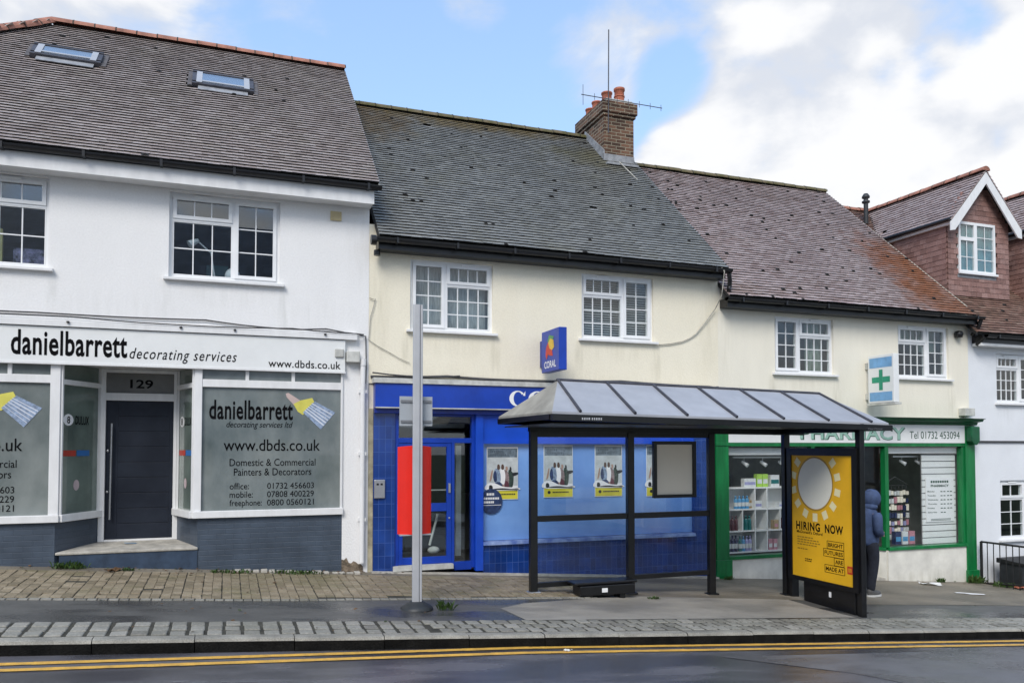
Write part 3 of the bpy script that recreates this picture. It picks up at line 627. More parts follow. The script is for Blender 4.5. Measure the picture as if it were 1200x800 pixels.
for (xa, xb, sa, sb_) in ((-3.02, -2.0, 3.35, 3.83), (-.61, .38, 3.07, 3.66)):
    c, s = math.cos(PIT), math.sin(PIT)
    pt = lambda x, sl, h: Vector((x, -.35 + sl * c - h * s, 6.05 + sl * s + h * c))
    f = MB()
    def rb(a, b, s0, s1, h0, h1_): f.hexa([pt(a, s0, h0), pt(b, s0, h0), pt(b, s1, h0), pt(a, s1, h0), pt(a, s0, h1_), pt(b, s0, h1_), pt(b, s1, h1_), pt(a, s1, h1_)])
    rb(xa, xb, sa, sa + .06, -.02, .085); rb(xa, xb, sb_ - .05, sb_, -.02, .10); rb(xa, xa + .08, sa + .1, sb_ - .08, -.02, .09); rb(xb - .08, xb, sa + .1, sb_ - .08, -.02, .09)
    so_ = f.build('skylight', M['seam'], h1, bevel=.008)
    f = MB(); rb(xa + .08, xb - .08, sa + .06, sb_ - .05, .075, .087); f.build('pane', M['glass_roof'], so_)
    f = MB(); rb(xa + .07, xa + .16, sa + .02, sb_ - .02, .091, .10); rb(xb - .16, xb - .07, sa + .02, sb_ - .02, .091, .10); rb(xa + .16, xb - .16, sa + .09, sa + .14, .09, .099); f.build('trim', M['alu'], so_)
    f = MB(); rb(xa + .1, xb - .1, sa - .16, sa + .02, .035, .045); f.build('flashing', M['lead'], so_)
    for q in ((xa - .07, xa - .001, sa - .02, sb_ + .02), (xb + .001, xb + .07, sa - .02, sb_ + .02), (xa - .07, xb + .07, sb_ + .021, sb_ + .08)): f = MB(); rb(*q, .01, .04); f.build('flashing', M['roof_side'], so_)
mb = MB(); mb.box(-6.8, 2.07, -.30, -.275, 5.755, 5.965); mb.build('fascia_board', M['white_paint'], h1)
mb = MB(); mb.box(-6.8, 2.06, -.274, -.002, 5.765, 5.78); mb.build('soffit', M['white_paint'], h1)
mb = MB(); gutter(mb, -6.9, 2.17, -.365, 6.015, .062); mb.box(-6.8, 2.12, -.33, -.301, 5.955, 6.04); mb.build('gutter', M['black_pl'], h1)
window(h1, *W1, 0, [(.42, 0, None, (2, 3)), (.58, .30, (3, 1), (3, 2))], glass='glass_sky')
wf = window(h1, *W2, 0, [(.575, .30, (3, 1), (3, 2)), (.425, 0, None, (2, 3))], glass='glass_sky')
mb = MB(); mb.box(1.455, 1.62, -.03, .001, 5.53, 5.665); [mb.box(1.47, 1.605, -.036, -.029, 5.545 + .03 * k, 5.56 + .03 * k) for k in range(4)]; mb.build('air_vent', mat('yellowed_plastic', (.62, .52, .30), .6, .1, 5), h1)
# trim over the sign and its cables
mb = MB(); mb.prism([(-.10, 3.705), (0, 3.705), (0, 3.83), (-.06, 3.81), (-.10, 3.78)], -4.3, 1.86, lambda p, q, t: (t, p, q)); mb.build('cornice', M['white_paint'], h1)
mb = MB()
for x in (-2.03, -.62, .1, 1.38): mb = MB(); mb.lathe((x, -.115, 3.765), [(.001, -.012), (.018, -.012), (.018, .012), (.001, .012)], 8); mb.build('fixing', M['cable'], h1)
mb = MB(); cable(mb, [(-4.4, -.03, 3.90), (-2.4, -.03, 3.885), (-.3, -.03, 3.90), (.7, -.03, 3.83), (1.4, -.03, 3.86), (1.97, -.03, 3.80)], .011); cable(mb, [(-4.4, -.11, 3.855), (-2, -.11, 3.84), (-.6, -.11, 3.80), (.9, -.11, 3.83), (1.85, -.11, 3.80), (2.0, -.03, 3.78), (2.01, -.03, 3.3), (2.0, -.03, 3.05)], .009)
mb.build('cable', M['cable'], h1)
for b in ((1.53, 1.66, -.10, -.002, 3.43, 3.56), (1.70, 1.90, -.13, -.002, 3.36, 3.53)):
    mb = MB(); mb.box(*b); jb = mb.build('junction_box', M['grubby_white'], h1, bevel=.012)
mb = MB(); mb.tube([(1.955, -.06, 3.32), (1.955, -.06, .32)], .04, 10); mb.tube([(1.955, -.06, 3.42), (1.955, -.06, 3.32)], .05, 10)
for z in (2.9, 1.95, .95): mb.box(1.90, 2.01, -.075, -.001, z, z + .05)
mb.build('downpipe', M['white_paint'], h1)
# stall risers, splays and step
LP, LD, RD, RP_ = (-2.16, 0), (-1.72, .75), (-.70, .75), (-.37, 0)
mb = MB()
for x0, x1, A, B in ((-4.22, -2.16, LP, LD), (-.37, 1.66, RD, RP_)):
    mb = MB(); mb.box(x0, x1, 0, .12, -.1, 1.06); L = (Vector(B) - Vector(A)).length; seg(mb, A, B, .0, L, -.0, .1, -.1, 1.06)
    mb.build('stall_riser', M['navy_tile'], h1)
mb = MB(); mb.hexa([(-2.15, -.03, .615), (-.36, -.03, .615), (-.66, .74, .66), (-1.76, .74, .66), (-2.15, -.03, .655), (-.36, -.03, .655), (-.66, .74, .70), (-1.76, .74, .70)])
st = mb.build('doorstep', M['stone'], h1, bevel=.012)
mb = MB(); mb.box(-2.1, -.37, -.015, .3, -.1, .612); mb.build('step_riser', M['navy'], h1)
def shopwin(A, B, mats, tz, z_top, posts, mullions=(), glassname='frost'):
    """One glazed bay of the shopfront between plan points A and B."""
    L = (Vector(B) - Vector(A)).length; f = MB(); g_ = MB()
    seg(f, A, B, 0, posts[0], -.03, .08, 1.16, z_top); seg(f, A, B, L - posts[1], L, -.03, .08, 1.16, z_top)
    seg(f, A, B, posts[0], L - posts[1], -.02, .07, tz[0], tz[1])
    for s_ in mullions: seg(f, A, B, s_ - .025, s_ + .025, -.015, .06, tz[1], z_top)
    fo = f.build('shop_window', M['white_paint'], h1, bevel=.004)
    seg(g_, A, B, posts[0], L - posts[1], .02, .028, 1.16, tz[0]); seg(g_, A, B, posts[0], L - posts[1], .02, .028, tz[1], z_top)
    g_.build('pane', M[glassname], fo)
    s_ = MB(); seg(s_, A, B, -.01, L + .01, -.06, .09, 1.062, 1.16); s_.build('sill', M['white_paint'], fo, bevel=.006)
    return fo
fr = shopwin((-.43, 0), (1.66, 0), None, (2.94, 3.05), 3.22, (.10, .03), (.71, 1.36))
fl = shopwin((-4.22, 0), (-2.12, 0), None, (2.94, 3.05), 3.22, (.03, .12), (.8, 1.5))
shopwin((-2.12, .0), LD, None, (2.93, 3.0), 3.22, (.03, .05), (), 'frost_green'); shopwin(RD, (-.43, .0), None, (2.93, 3.0), 3.22, (.05, .03), (), 'frost_green')
fx = lambda u, w_: (u, .0135, w_)
for fo, dx in ((fr, 0), (fl, -3.89)):
    t = MB(); F = lambda u, w_, dx=dx: (u + dx, .016, w_)
    write(t, 'danielbarrett', -.235, .93, 2.475, 2.76, F, bold=.02, spacing=1.06); write(t, 'decorating services ltd', 0., .93, 2.335, 2.45, F, shear=.3)
    write(t, 'www.dbds.co.uk', -.035, 1.33, 2.02, 2.19, F, bold=.004)
    write(t, 'Domestic & Commercial', .05, 1.265, 1.80, 1.905, F); write(t, 'Painters & Decorators', .11, 1.205, 1.66, 1.765, F)
    for i, (a, b) in enumerate((('office:', '01732 456603'), ('mobile:', '07808 400229'), ('freephone:', '0800 0560121'))):
        z = 1.462 - .122 * i
        write(t, a, .055, (.32, .375, .50)[i], z - (.025 if i == 2 else 0), z + .092, F); write(t, b, .575, 1.245, z, z + .088, F)
    t.build('lettering', M['black_vinyl'], fo)
    b = MB(); Q = lambda pts, m, d: b.face([(at(u, v).x + dx, .016 - d, at(u, v).z) for u, v in pts], m)
    Q([(335, 461), (338, 460), (352, 469), (345, 475), (336, 465)][::-1], 0, .0005); Q([(344, 473), (352, 469), (366, 466), (369, 472), (355, 486), (349, 482)][::-1], 1, .001); Q([(355, 483), (369, 470), (393, 483), (376, 503)][::-1], 2, .0015)
    for k in range(5):
        a = .08 + k / 5.6; p0 = (356 + 11.5 * a, 481.5 - 11 * a); p1 = (377 + 14 * (a + .05), 501 - 17 * (a + .05)); e = .3 + .5 * random.random()
        Q([(p0[0], p0[1]), (p0[0] + e, p0[1] - e), (p1[0] + e * 1.6, p1[1] - e * 1.6), p1], 3, .002)
    b.build('brush_picture', [mat('brush_handle_pink', (.58, .45, .42), .5), mat('brush_ferrule_yellow', (.72, .66, .12), .5), mat('brush_bristle_blue', (.34, .44, .62), .6, .25, 30), mat('bristle_pale', (.70, .74, .82), .6)], fo)
# stickers in the splays
def sticker(A, B, s0, s1, z0, z1, col, shape='rect', nm='window_sticker'):
    m = MB(); A3 = Vector((*A, 0)); t = (Vector((*B, 0)) - A3).normalized(); n = Vector((-t.y, t.x, 0))
    f = lambda s_, z: A3 + t * s_ + n * .015 + Vector((0, 0, z))
    if shape == 'disc': m.face([f((s0 + s1) / 2 + (s1 - s0) / 2 * math.cos(2 * math.pi * k / 24), (z0 + z1) / 2 + (z1 - z0) / 2 * math.sin(2 * math.pi * k / 24)) for k in range(24)])
    else: m.face([f(s0, z0), f(s1, z0), f(s1, z1), f(s0, z1)])
    return m.build(nm, col, h1)
red_v = mat('red_vinyl', (.50, .05, .03), .5); blue_v = mat('blue_vinyl', (.03, .16, .45), .5); pink_v = mat('pale_pink_vinyl', (.62, .5, .52), .5)
for A, B, o in (((-2.12, 0), LD, 0.0), (RD, (-.43, 0), .02)):
    sticker(A, B, .08 + o, .28 + o, 2.37, 2.53, M['white_vinyl'], 'disc')
    t = MB(); A3 = Vector((*A, 0)); tt = (Vector((*B, 0)) - A3).normalized(); nn = Vector((-tt.y, tt.x, 0))
    write(t, 'DULUX', .32 + o, .60 + o, 2.39, 2.51, lambda u, w_: A3 + tt * u + nn * .014 + Vector((0, 0, w_)), bold=.01); write(t, '8', .15 + o, .21 + o, 2.40, 2.50, lambda u, w_: A3 + tt * u + nn * .010 + Vector((0, 0, w_)), bold=.01)
    t.build('window_sticker', M['black_vinyl'], h1)
    sticker(A, B, .06 + o, .34 + o, 1.95, 2.03, red_v); sticker(A, B, .36 + o, .62 + o, 1.95, 2.03, blue_v); sticker(A, B, .30 + o, .42 + o, 1.47, 1.62, pink_v, 'disc')
# door, frame and number panel
mb = MB(); mb.box(-1.74, -1.66, .70, .84, .70, 3.22); mb.box(-.745, -.665, .70, .84, .70, 3.22); mb.box(-1.66, -.745, .702, .838, 2.76, 2.87); mb.box(-1.66, -.745, .702, .838, 3.17, 3.22); mb.box(-1.66, -.745, .71, .83, .698, .725)
df = mb.build('door_frame', M['white_paint'], h1, bevel=.004)
mb = MB(); mb.box(-1.66, -.745, .745, .76, 2.87, 3.17); fp = mb.build('number_panel', mat('grey_number_glass', (.20, .195, .18), .3, .15, 2), df)
mb = MB(); write(mb, '129', -1.345, -1.035, 2.945, 3.075, lambda u, w_: (u, .742, w_), bold=.02); mb.build('house_number', M['black_vinyl'], df)
mb = MB(); mb.box(-1.66, -1.50, .755, .81, .725, 2.76)
for k in range(9): a = .725 + k * .226; mb.box(-1.50, -.80, .755, .81, a + .004, min(a + .222, 2.755))
mb.box(-1.50, -.80, .762, .805, .725, 2.76); mb.box(-.80, -.745, .755, .81, .725, 2.76)
do = mb.build('door', M['door_navy'], h1, bevel=.003)
mb = MB(); mb.tube([(-1.575, .69, 2.42), (-1.585, .69, 1.02)], .013, 10); mb.tube([(-1.577, .69, 2.25), (-1.577, .76, 2.25)], .009, 8); mb.tube([(-1.583, .69, 1.2), (-1.583, .76, 1.2)], .009, 8)
mb.build('handle', M['steel'], do)
mb = MB(); mb.ball((-1.63, .75, 2.02), .02, .012, .02); mb.ball((-1.63, .75, 1.42), .018, .012, .018); mb.build('lock', M['steel'], do)
# ceiling of the door recess
mb = MB(); mb.box(-2.1, -.38, .1, .86, 3.225, 3.25); mb.build('recess_ceiling', M['white_paint'], h1)
# rendered plinth stub, broken at the pier foot
mb = MB()
random.seed(3); zf = gz(1.8)
pl_ = [(1.66, zf - .1), (1.98, zf - .1)] + [(1.98 - .32 * k / 9, zf + .10 + .12 * (k / 9) + random.uniform(-.04, .04)) for k in range(10)]
mb.prism(pl_, -.012, .01, lambda p, q, t: (p, t, q)); random.seed(8)
mb.build('broken_render', mat('crumbling_render', (.27, .21, .15), .9, .4, 12, .8, 40), h1)
# the fascia sign of the decorators
s1_ = thing('shop_sign', (-1.3, -.05, 3.2), 'long white fascia sign with heavy black lettering over the navy door', 'shop sign')
mb = MB(); mb.box(-4.3, 1.685, -.07, .018, 3.215, 3.695); mb.build('board', M['sign_white'], s1_, bevel=.004)
mb = MB(); mb.prism([(-.085, 3.19), (.018, 3.19), (.018, 3.214), (-.085, 3.214)], -4.3, 1.69, lambda p, q, t: (t, p, q)); mb.build('edging', M['white_paint'], s1_)
mb = MB(); F = lambda u, w_: (u, -.0735, w_)
write(mb, 'danielbarrett', -2.70, -1.305, 3.305, 3.645, F, bold=.022, spacing=1.06); write(mb, 'decorating services', -1.275, .13, 3.255, 3.455, F, shear=.3, spacing=1.15, bold=.003); write(mb, 'www.dbds.co.uk', .57, 1.615, 3.25, 3.365, F, bold=.008, spacing=1.05)
mb.build('lettering', M['black_vinyl'], s1_)

# ================================================================== the cream house with the betting shop
h2 = thing('cream_shop_house', (5.2, 0, gz(5.2)), 'cream rendered house with a royal blue shopfront, grey-green tiled roof and brick chimney', 'house')
V1 = (2.70, 4.075, 3.93, 5.05); V2 = (5.67, 7.06, 3.93, 5.05)
mb = shell(h2, 2.052, 8.40, -.5, [V1, V2], -.3, 5.28, PIT, 3.92, None, 3.06, 8.0, y0=.004)
mb.box(2.06, 8.25, .03, .2, 2.6, 3.06); mb.build('wall', M['cream'], h2)
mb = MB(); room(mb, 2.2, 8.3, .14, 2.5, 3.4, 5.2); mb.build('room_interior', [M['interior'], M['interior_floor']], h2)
rf, zr2 = roof_mb(2.15, 8.42, -.3, 5.28, PIT, 3.92, gauge=.098, jit=1.2, moss=.014)
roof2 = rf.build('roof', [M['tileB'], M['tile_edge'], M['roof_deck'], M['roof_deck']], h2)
rc = MB(); ridge_caps(rc, (2.15, 3.92, zr2 + .02), (8.42, 3.92, zr2 + .02), r=.10); rc.build('ridge_tiles', [M['moss_ridge'], M['joint']], roof2)
mb = MB(); gutter(mb, 2.10, 8.46, -.325, 5.245, .065); mb.box(2.15, 8.40, -.24, -.002, 5.10, 5.255); mb.tube([(2.10, -.325, 5.20), (2.02, -.325, 5.20)], .075, 12); mb.tube([(2.15, -.12, 5.1), (2.15, -.12, 5.02)], .05, 8); mb.build('gutter', M['black_pl'], h2)
window(h2, *V1, .004, [(.42, 0, None, (2, 4)), (.58, .32, (4, 1), (4, 3))], y_in=.05)
window(h2, *V2, .004, [(.58, .32, (4, 1), (4, 3)), (.42, 0, None, (2, 4))], y_in=.05)
mb = MB()
for x0, x1 in ((2.75, 4.02),):
    n = 26; V = []
    for j in range(2):
        for k in range(n + 1): V.append((x0 + (x1 - x0) * k / n, .24 + .02 * math.sin(k * 1.7), 3.95 if j == 0 else 5.03))
    mb.raw(V, [(k, k + 1, n + 2 + k, n + 1 + k) for k in range(n)], 0, True)
mb.build('net_curtain', M['net'], h2)
mb = MB()
for k in range(26): z = 3.96 + k * .042; mb.hexa([(5.72, .19, z), (7.02, .19, z), (7.02, .222, z + .02), (5.72, .222, z + .02), (5.72, .19, z + .003), (7.02, .19, z + .003), (7.02, .222, z + .023), (5.72, .222, z + .023)])
mb.build('venetian_blind', M['blind'], h2)
mb = MB(); cable(mb, [(2.08, -.02, 3.16), (3.3, -.02, 3.20), (4.6, -.02, 3.17), (6.4, -.02, 3.21), (8.2, -.02, 3.16), (8.38, -.02, 3.16)], .022); cable(mb, [(2.1, -.06, 3.22), (2.9, -.06, 3.18), (3.5, -.05, 3.21)], .012); mb.build('cable', M['cable'], h2)
mb = MB(); cable(mb, [at(849, 318, -.4), at(846, 345, -.3), at(838, 362, -.05), at(815, 392, -.02), at(800, 400, -.02), at(772, 404, -.02)], .010); mb.build('cable', M['cable_pale'], h2)
mb = MB(); cable(mb, [at(433, 349, -.02), at(440, 350, -.02), at(434, 372, -.02), at(432, 398, -.02), at(455, 412, -.02), at(480, 425, -.02)], .006); cable(mb, [at(726, 190, 2.8), at(770, 232, 1.9), at(812, 270, .9), at(849, 318, -.4)], .012); mb.build('cable', M['cable_pale'], h2)
# chimney
cx0, cx1, cy0, cy1 = 7.62, 8.34, 3.0, 4.3
ch = MB(); ch.box(cx0, cx1, cy0, cy1, 7.6, 9.27); ch.box(cx0 - .035, cx1 + .035, cy0 - .035, cy1 + .035, 9.27, 9.34); ch.box(cx0 - .065, cx1 + .065, cy0 - .065, cy1 + .065, 9.34, 9.58)
ch.prism([(cx0 - .03, 9.58), (cx1 + .03, 9.58), (cx1 - .05, 9.65), (cx0 + .05, 9.65)], cy0 - .02, cy1 + .02, lambda p, q, t: (p, t, q), 1)
cho = ch.build('chimney', [M['chim_brick'], M['grubby_white']], h2)
for (x, y, h, r) in ((8.14, 3.28, .42, .115), (7.82, 3.26, .27, .115), (7.80, 3.72, .25, .11), (7.80, 4.05, .22, .11), (8.12, 3.85, .16, .11)):
    p = MB(); p.lathe((x, y, 9.62), [(r * .92, 0), (r * .95, h * .5), (r * .93, h * .86), (r * 1.08, h * .88), (r * 1.08, h), (r * .85, h), (r * .8, h - .06)], 16)
    if h > .4: p.lathe((x, y, 9.62 + h * .52), [(r * .96, 0), (r * 1.06, .005), (r * 1.06, .03), (r * .96, .035)], 16)
    p.build('chimney_pot', M['terracotta'], cho)
mb = MB(); mb.box(cx0 - .03, cx1 + .0, cy0 - .025, cy0 - .003, 8.17, 8.42); zz = lambda y: 5.28 + T42 * (y + .3)
mb.hexa([(cx0 - .03, cy0 - .03, zz(cy0) + .02), (cx0 - .004, cy0 - .03, zz(cy0) + .02), (cx0 - .004, 3.92, zz(3.92) + .02), (cx0 - .03, 3.92, zz(3.92) + .02), (cx0 - .03, cy0 - .03, zz(cy0) + .24), (cx0 - .004, cy0 - .03, zz(cy0) + .24), (cx0 - .004, 3.92, zz(3.92) + .18), (cx0 - .03, 3.92, zz(3.92) + .18)])
mb.box(cx0 - .03, cx1, cy0 - .22, cy0 - .026, 8.13, 8.18); mb.build('flashing', M['lead'], cho)
ae = thing('tv_aerial', (7.68, 2.93, 9.0), 'thin metal mast aerial with side arms on the brick chimney', 'aerial')
mb = MB(); mb.tube([(7.68, 2.92, 8.85), (7.70, 2.92, 11.12)], .013, 8); mb.build('mast', M['seam'], ae)
mb = MB(); a, b = Vector(at(678, 114, 3.0)), Vector(at(772, 130, 3.0)); a.y = 2.86; b.y = 2.86; mb.tube([a, b], .009, 6)
for k in range(8): p = a.lerp(b, .02 + k * .138); hh = .22 if k == 0 else .07; mb.tube([p - Vector((0, 0, hh)), p + Vector((0, 0, hh))], .006, 5)
mb.build('yagi_arm', M['seam'], ae)
# shopfront woodwork
mb = MB(); mb.box(2.052, 2.128, .006, .12, -.2, 2.67); mb.build('party_strip', mat('dirty_cream_render', (.52, .47, .33), .85, .3, 4, .4, 40), h2)
for nm, q in (('tiled_pilaster', (2.13, 2.465, -.015, .18, -.1, 2.63)), ('tiled_pilaster', (7.86, 8.25, -.015, .18, -.5, 2.63)), ('stall_riser', (3.9, 7.86, -.01, .18, -.5, .50))): mb = MB(); mb.box(*q); mb.build(nm, M['coral_tile'], h2)
mb = MB(); mb.prism([(-.07, .50), (.16, .50), (.16, .56), (-.05, .55)], 3.9, 7.86, lambda p, q, t: (t, p, q)); mb.build('sill', mat('chipped_blue_sill', (.30, .40, .62), .6, .45, 4, col2=(.03, .08, .33)), h2)
mb = MB(); mb.box(3.905, 7.855, .06, .075, .562, 2.13)
wo = mb.build('shop_window', M['film'], h2)
mb = MB(); mb.box(3.9, 7.86, -.03, .06, 2.13, 2.19); mb.box(3.9, 7.86, -.012, .05, 2.19, 2.60); mb.box(3.775, 3.9, -.04, .1, .1, 2.62); mb.build('window_frame', M['coral_bright'], wo)
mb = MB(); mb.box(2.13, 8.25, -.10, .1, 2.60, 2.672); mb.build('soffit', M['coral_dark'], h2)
# door
mb = MB()
mb.box(2.466, 2.53, .02, .12, .22, 2.60); mb.box(3.39, 3.435, .02, .12, .2, 2.20); mb.box(3.72, 3.774, .02, .12, .15, 2.60); mb.box(2.53, 3.72, .022, .118, 2.14, 2.22); mb.box(2.53, 3.72, .022, .118, 2.56, 2.60); mb.box(3.435, 3.72, .024, .116, .12, .25)
dfo = mb.build('door_frame', M['coral_blue'], h2, bevel=.004)
mb = MB(); mb.box(2.53, 3.72, .07, .076, 2.22, 2.56); mb.box(3.435, 3.72, .07, .076, .25, 2.14); mb.build('pane', M['glass'], dfo)
mb = MB()
mb.box(2.532, 2.60, .03, .085, .24, 2.138); mb.box(3.31, 3.388, .03, .085, .24, 2.138); mb.box(2.60, 3.31, .032, .083, 2.08, 2.138); mb.box(2.60, 3.31, .032, .083, 1.06, 1.19); mb.box(2.60, 3.31, .032, .083, .24, .35)
do2 = mb.build('door', M['coral_blue'], h2, bevel=.004)
mb = MB(); mb.box(2.60, 3.31, .055, .06, .35, 1.06); mb.box(2.60, 3.31, .055, .06, 1.19, 2.08); mb.build('pane', M['glass'], do2)
mb = MB(); mb.box(3.33, 3.365, -.005, .029, 1.35, 1.5); mb.ball((3.35, .02, .95), .016, .014, .016); mb.build('handle', M['steel'], do2, bevel=.004)
mb = MB(); mb.box(2.44, 3.4, -.06, .1, .16, .235); mb.build('threshold', M['grubby_white'], h2)
mb = MB(); mb.hexa([(2.1, -.12, .0), (8.3, -.12, -.45), (8.3, -.002, -.45), (2.1, -.002, .0), (2.1, -.12, .175), (8.3, -.12, -.245), (8.3, -.002, -.235), (2.1, -.002, .185)]); mb.build('plinth', M['stone'], h2)
mb = MB(); mb.box(2.14, 2.305, -.055, -.016, 1.29, 1.575); lb = mb.build('post_box', M['steel'], h2, bevel=.008)
mb = MB(); mb.box(2.175, 2.21, -.058, -.054, 1.49, 1.52); mb.box(2.235, 2.27, -.058, -.054, 1.49, 1.52); mb.build('slot', M['black_pl'], lb)
# dark betting shop inside: room, a counter, a strip light housing, leaflets
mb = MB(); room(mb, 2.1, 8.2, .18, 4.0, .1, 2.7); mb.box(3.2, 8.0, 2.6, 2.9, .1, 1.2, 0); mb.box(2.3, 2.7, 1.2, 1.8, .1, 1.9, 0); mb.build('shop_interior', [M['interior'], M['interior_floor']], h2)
mb = MB(); mb.box(2.5, 3.8, .7, .8, 2.40, 2.47); mb.box(2.6, 3.68, .5, .55, 1.36, 1.38); mb.box(3.55, 3.64, .35, .40, .3, 2.1); mb.box(3.44, 3.47, .3, .33, .3, 2.1); mb.build('shop_fitting', M['blind'], h2)
mb = MB(); mb.tube([(3.22, .25, 1.0), (3.15, .26, .72), (3.1, .3, .5)], .022, 7); mb.ball((3.16, .28, .42), .10, .07, .06); mb.build('broom', M['grubby_white'], h2)
# projecting and fascia signs of the betting shop
s2 = thing('shop_sign', (5.2, -.07, 2.67), 'long royal blue fascia sign with white serif lettering above the betting shop', 'shop sign')
mb = MB(); mb.box(2.13, 8.25, -.16, .028, 2.675, 3.055); mb.build('board', M['coral_blue'], s2, bevel=.006)
mb = MB(); mb.box(2.10, 8.30, -.19, .002, 3.058, 3.135); mb.box(2.13, 8.25, -.175, -.161, 2.672, 2.69); mb.build('trim', M['grubby_white'], s2)
def serif_letter(mb, ch, x0, x1, z0, z1, fn):
    cx, cz, a, b = (x0 + x1) / 2, (z0 + z1) / 2, (x1 - x0) / 2, (z1 - z0) / 2; n = 40
    if ch in 'OC':
        lo, hi = (0, 2 * math.pi) if ch == 'O' else (R(38), R(322)); V = []; Fc = []
        for k in range(n + 1):
            an = lo + (hi - lo) * k / n; V += [fn(cx + a * math.cos(an), cz + b * math.sin(an)), fn(cx + (a * .55) * math.cos(an) + (.0 if ch == 'O' else .06 * a), cz + b * .86 * math.sin(an))]
        Fc = [(2 * k, 2 * k + 2, 2 * k + 3, 2 * k + 1) for k in range(n)]; mb.raw(V, Fc)
        if ch == 'C':
            mb.face([fn(cx + a * .62, cz + b * .40), fn(cx + a * .92, cz + b * .35), fn(cx + a * .94, cz + b * .98), fn(cx + a * .74, cz + b * .62)])
    else: write(mb, ch, x0, x1, z0, z1, fn, bold=.025)
mb = MB(); x = 4.30; F = lambda u, w_: (u, -.164, w_)
for c, wd in zip('CORAL', (.285, .33, .30, .32, .26)): serif_letter(mb, c, x, x + wd, 2.735, 2.99, F); x += wd + .045
mb.build('lettering', M['white_vinyl'], s2)
p2 = thing('projecting_sign', (4.88, -.5, 3.28), 'small blue projecting box sign with a red, yellow and green flame emblem', 'sign')
mb = MB(); mb.box(4.865, 5.00, -.88, -.16, 3.285, 3.955); mb.build('sign_box', M['coral_blue'], p2, bevel=.008)
mb = MB(); mb.box(4.90, 4.97, -.16, -.001, 3.4, 3.83); mb.build('bracket', M['coral_dark'], p2)
fs = lambda u, w_: (4.863, -.16 - u, w_)         # the face that looks along the street; u runs towards the road
mb = MB(); write(mb, 'CORAL', .12, .60, 3.345, 3.46, fs, bold=.02); mb.build('lettering', M['white_vinyl'], p2)
mb = MB(); fl2 = lambda pts, m: mb.face([(4.8615 - .0006 * m, -.16 - u * .72, 3.285 + w_ * .67) for u, w_ in pts], m)
fl2([(.24, .42), (.28, .60), (.40, .72), (.48, .55), (.62, .50), (.66, .36), (.50, .38), (.40, .42), (.30, .30)][::-1], 0); fl2([(.40, .70), (.52, .80), (.70, .74), (.74, .56), (.62, .50), (.48, .55)][::-1], 1); fl2([(.36, .74), (.46, .88), (.62, .84), (.72, .82), (.68, .74), (.52, .79), (.41, .71)][::-1], 2)
mb.build('emblem', [mat('flame_red', (.70, .06, .03), .5), mat('flame_yellow', (.85, .55, .06), .5), mat('flame_green', (.12, .36, .12), .5)], p2)
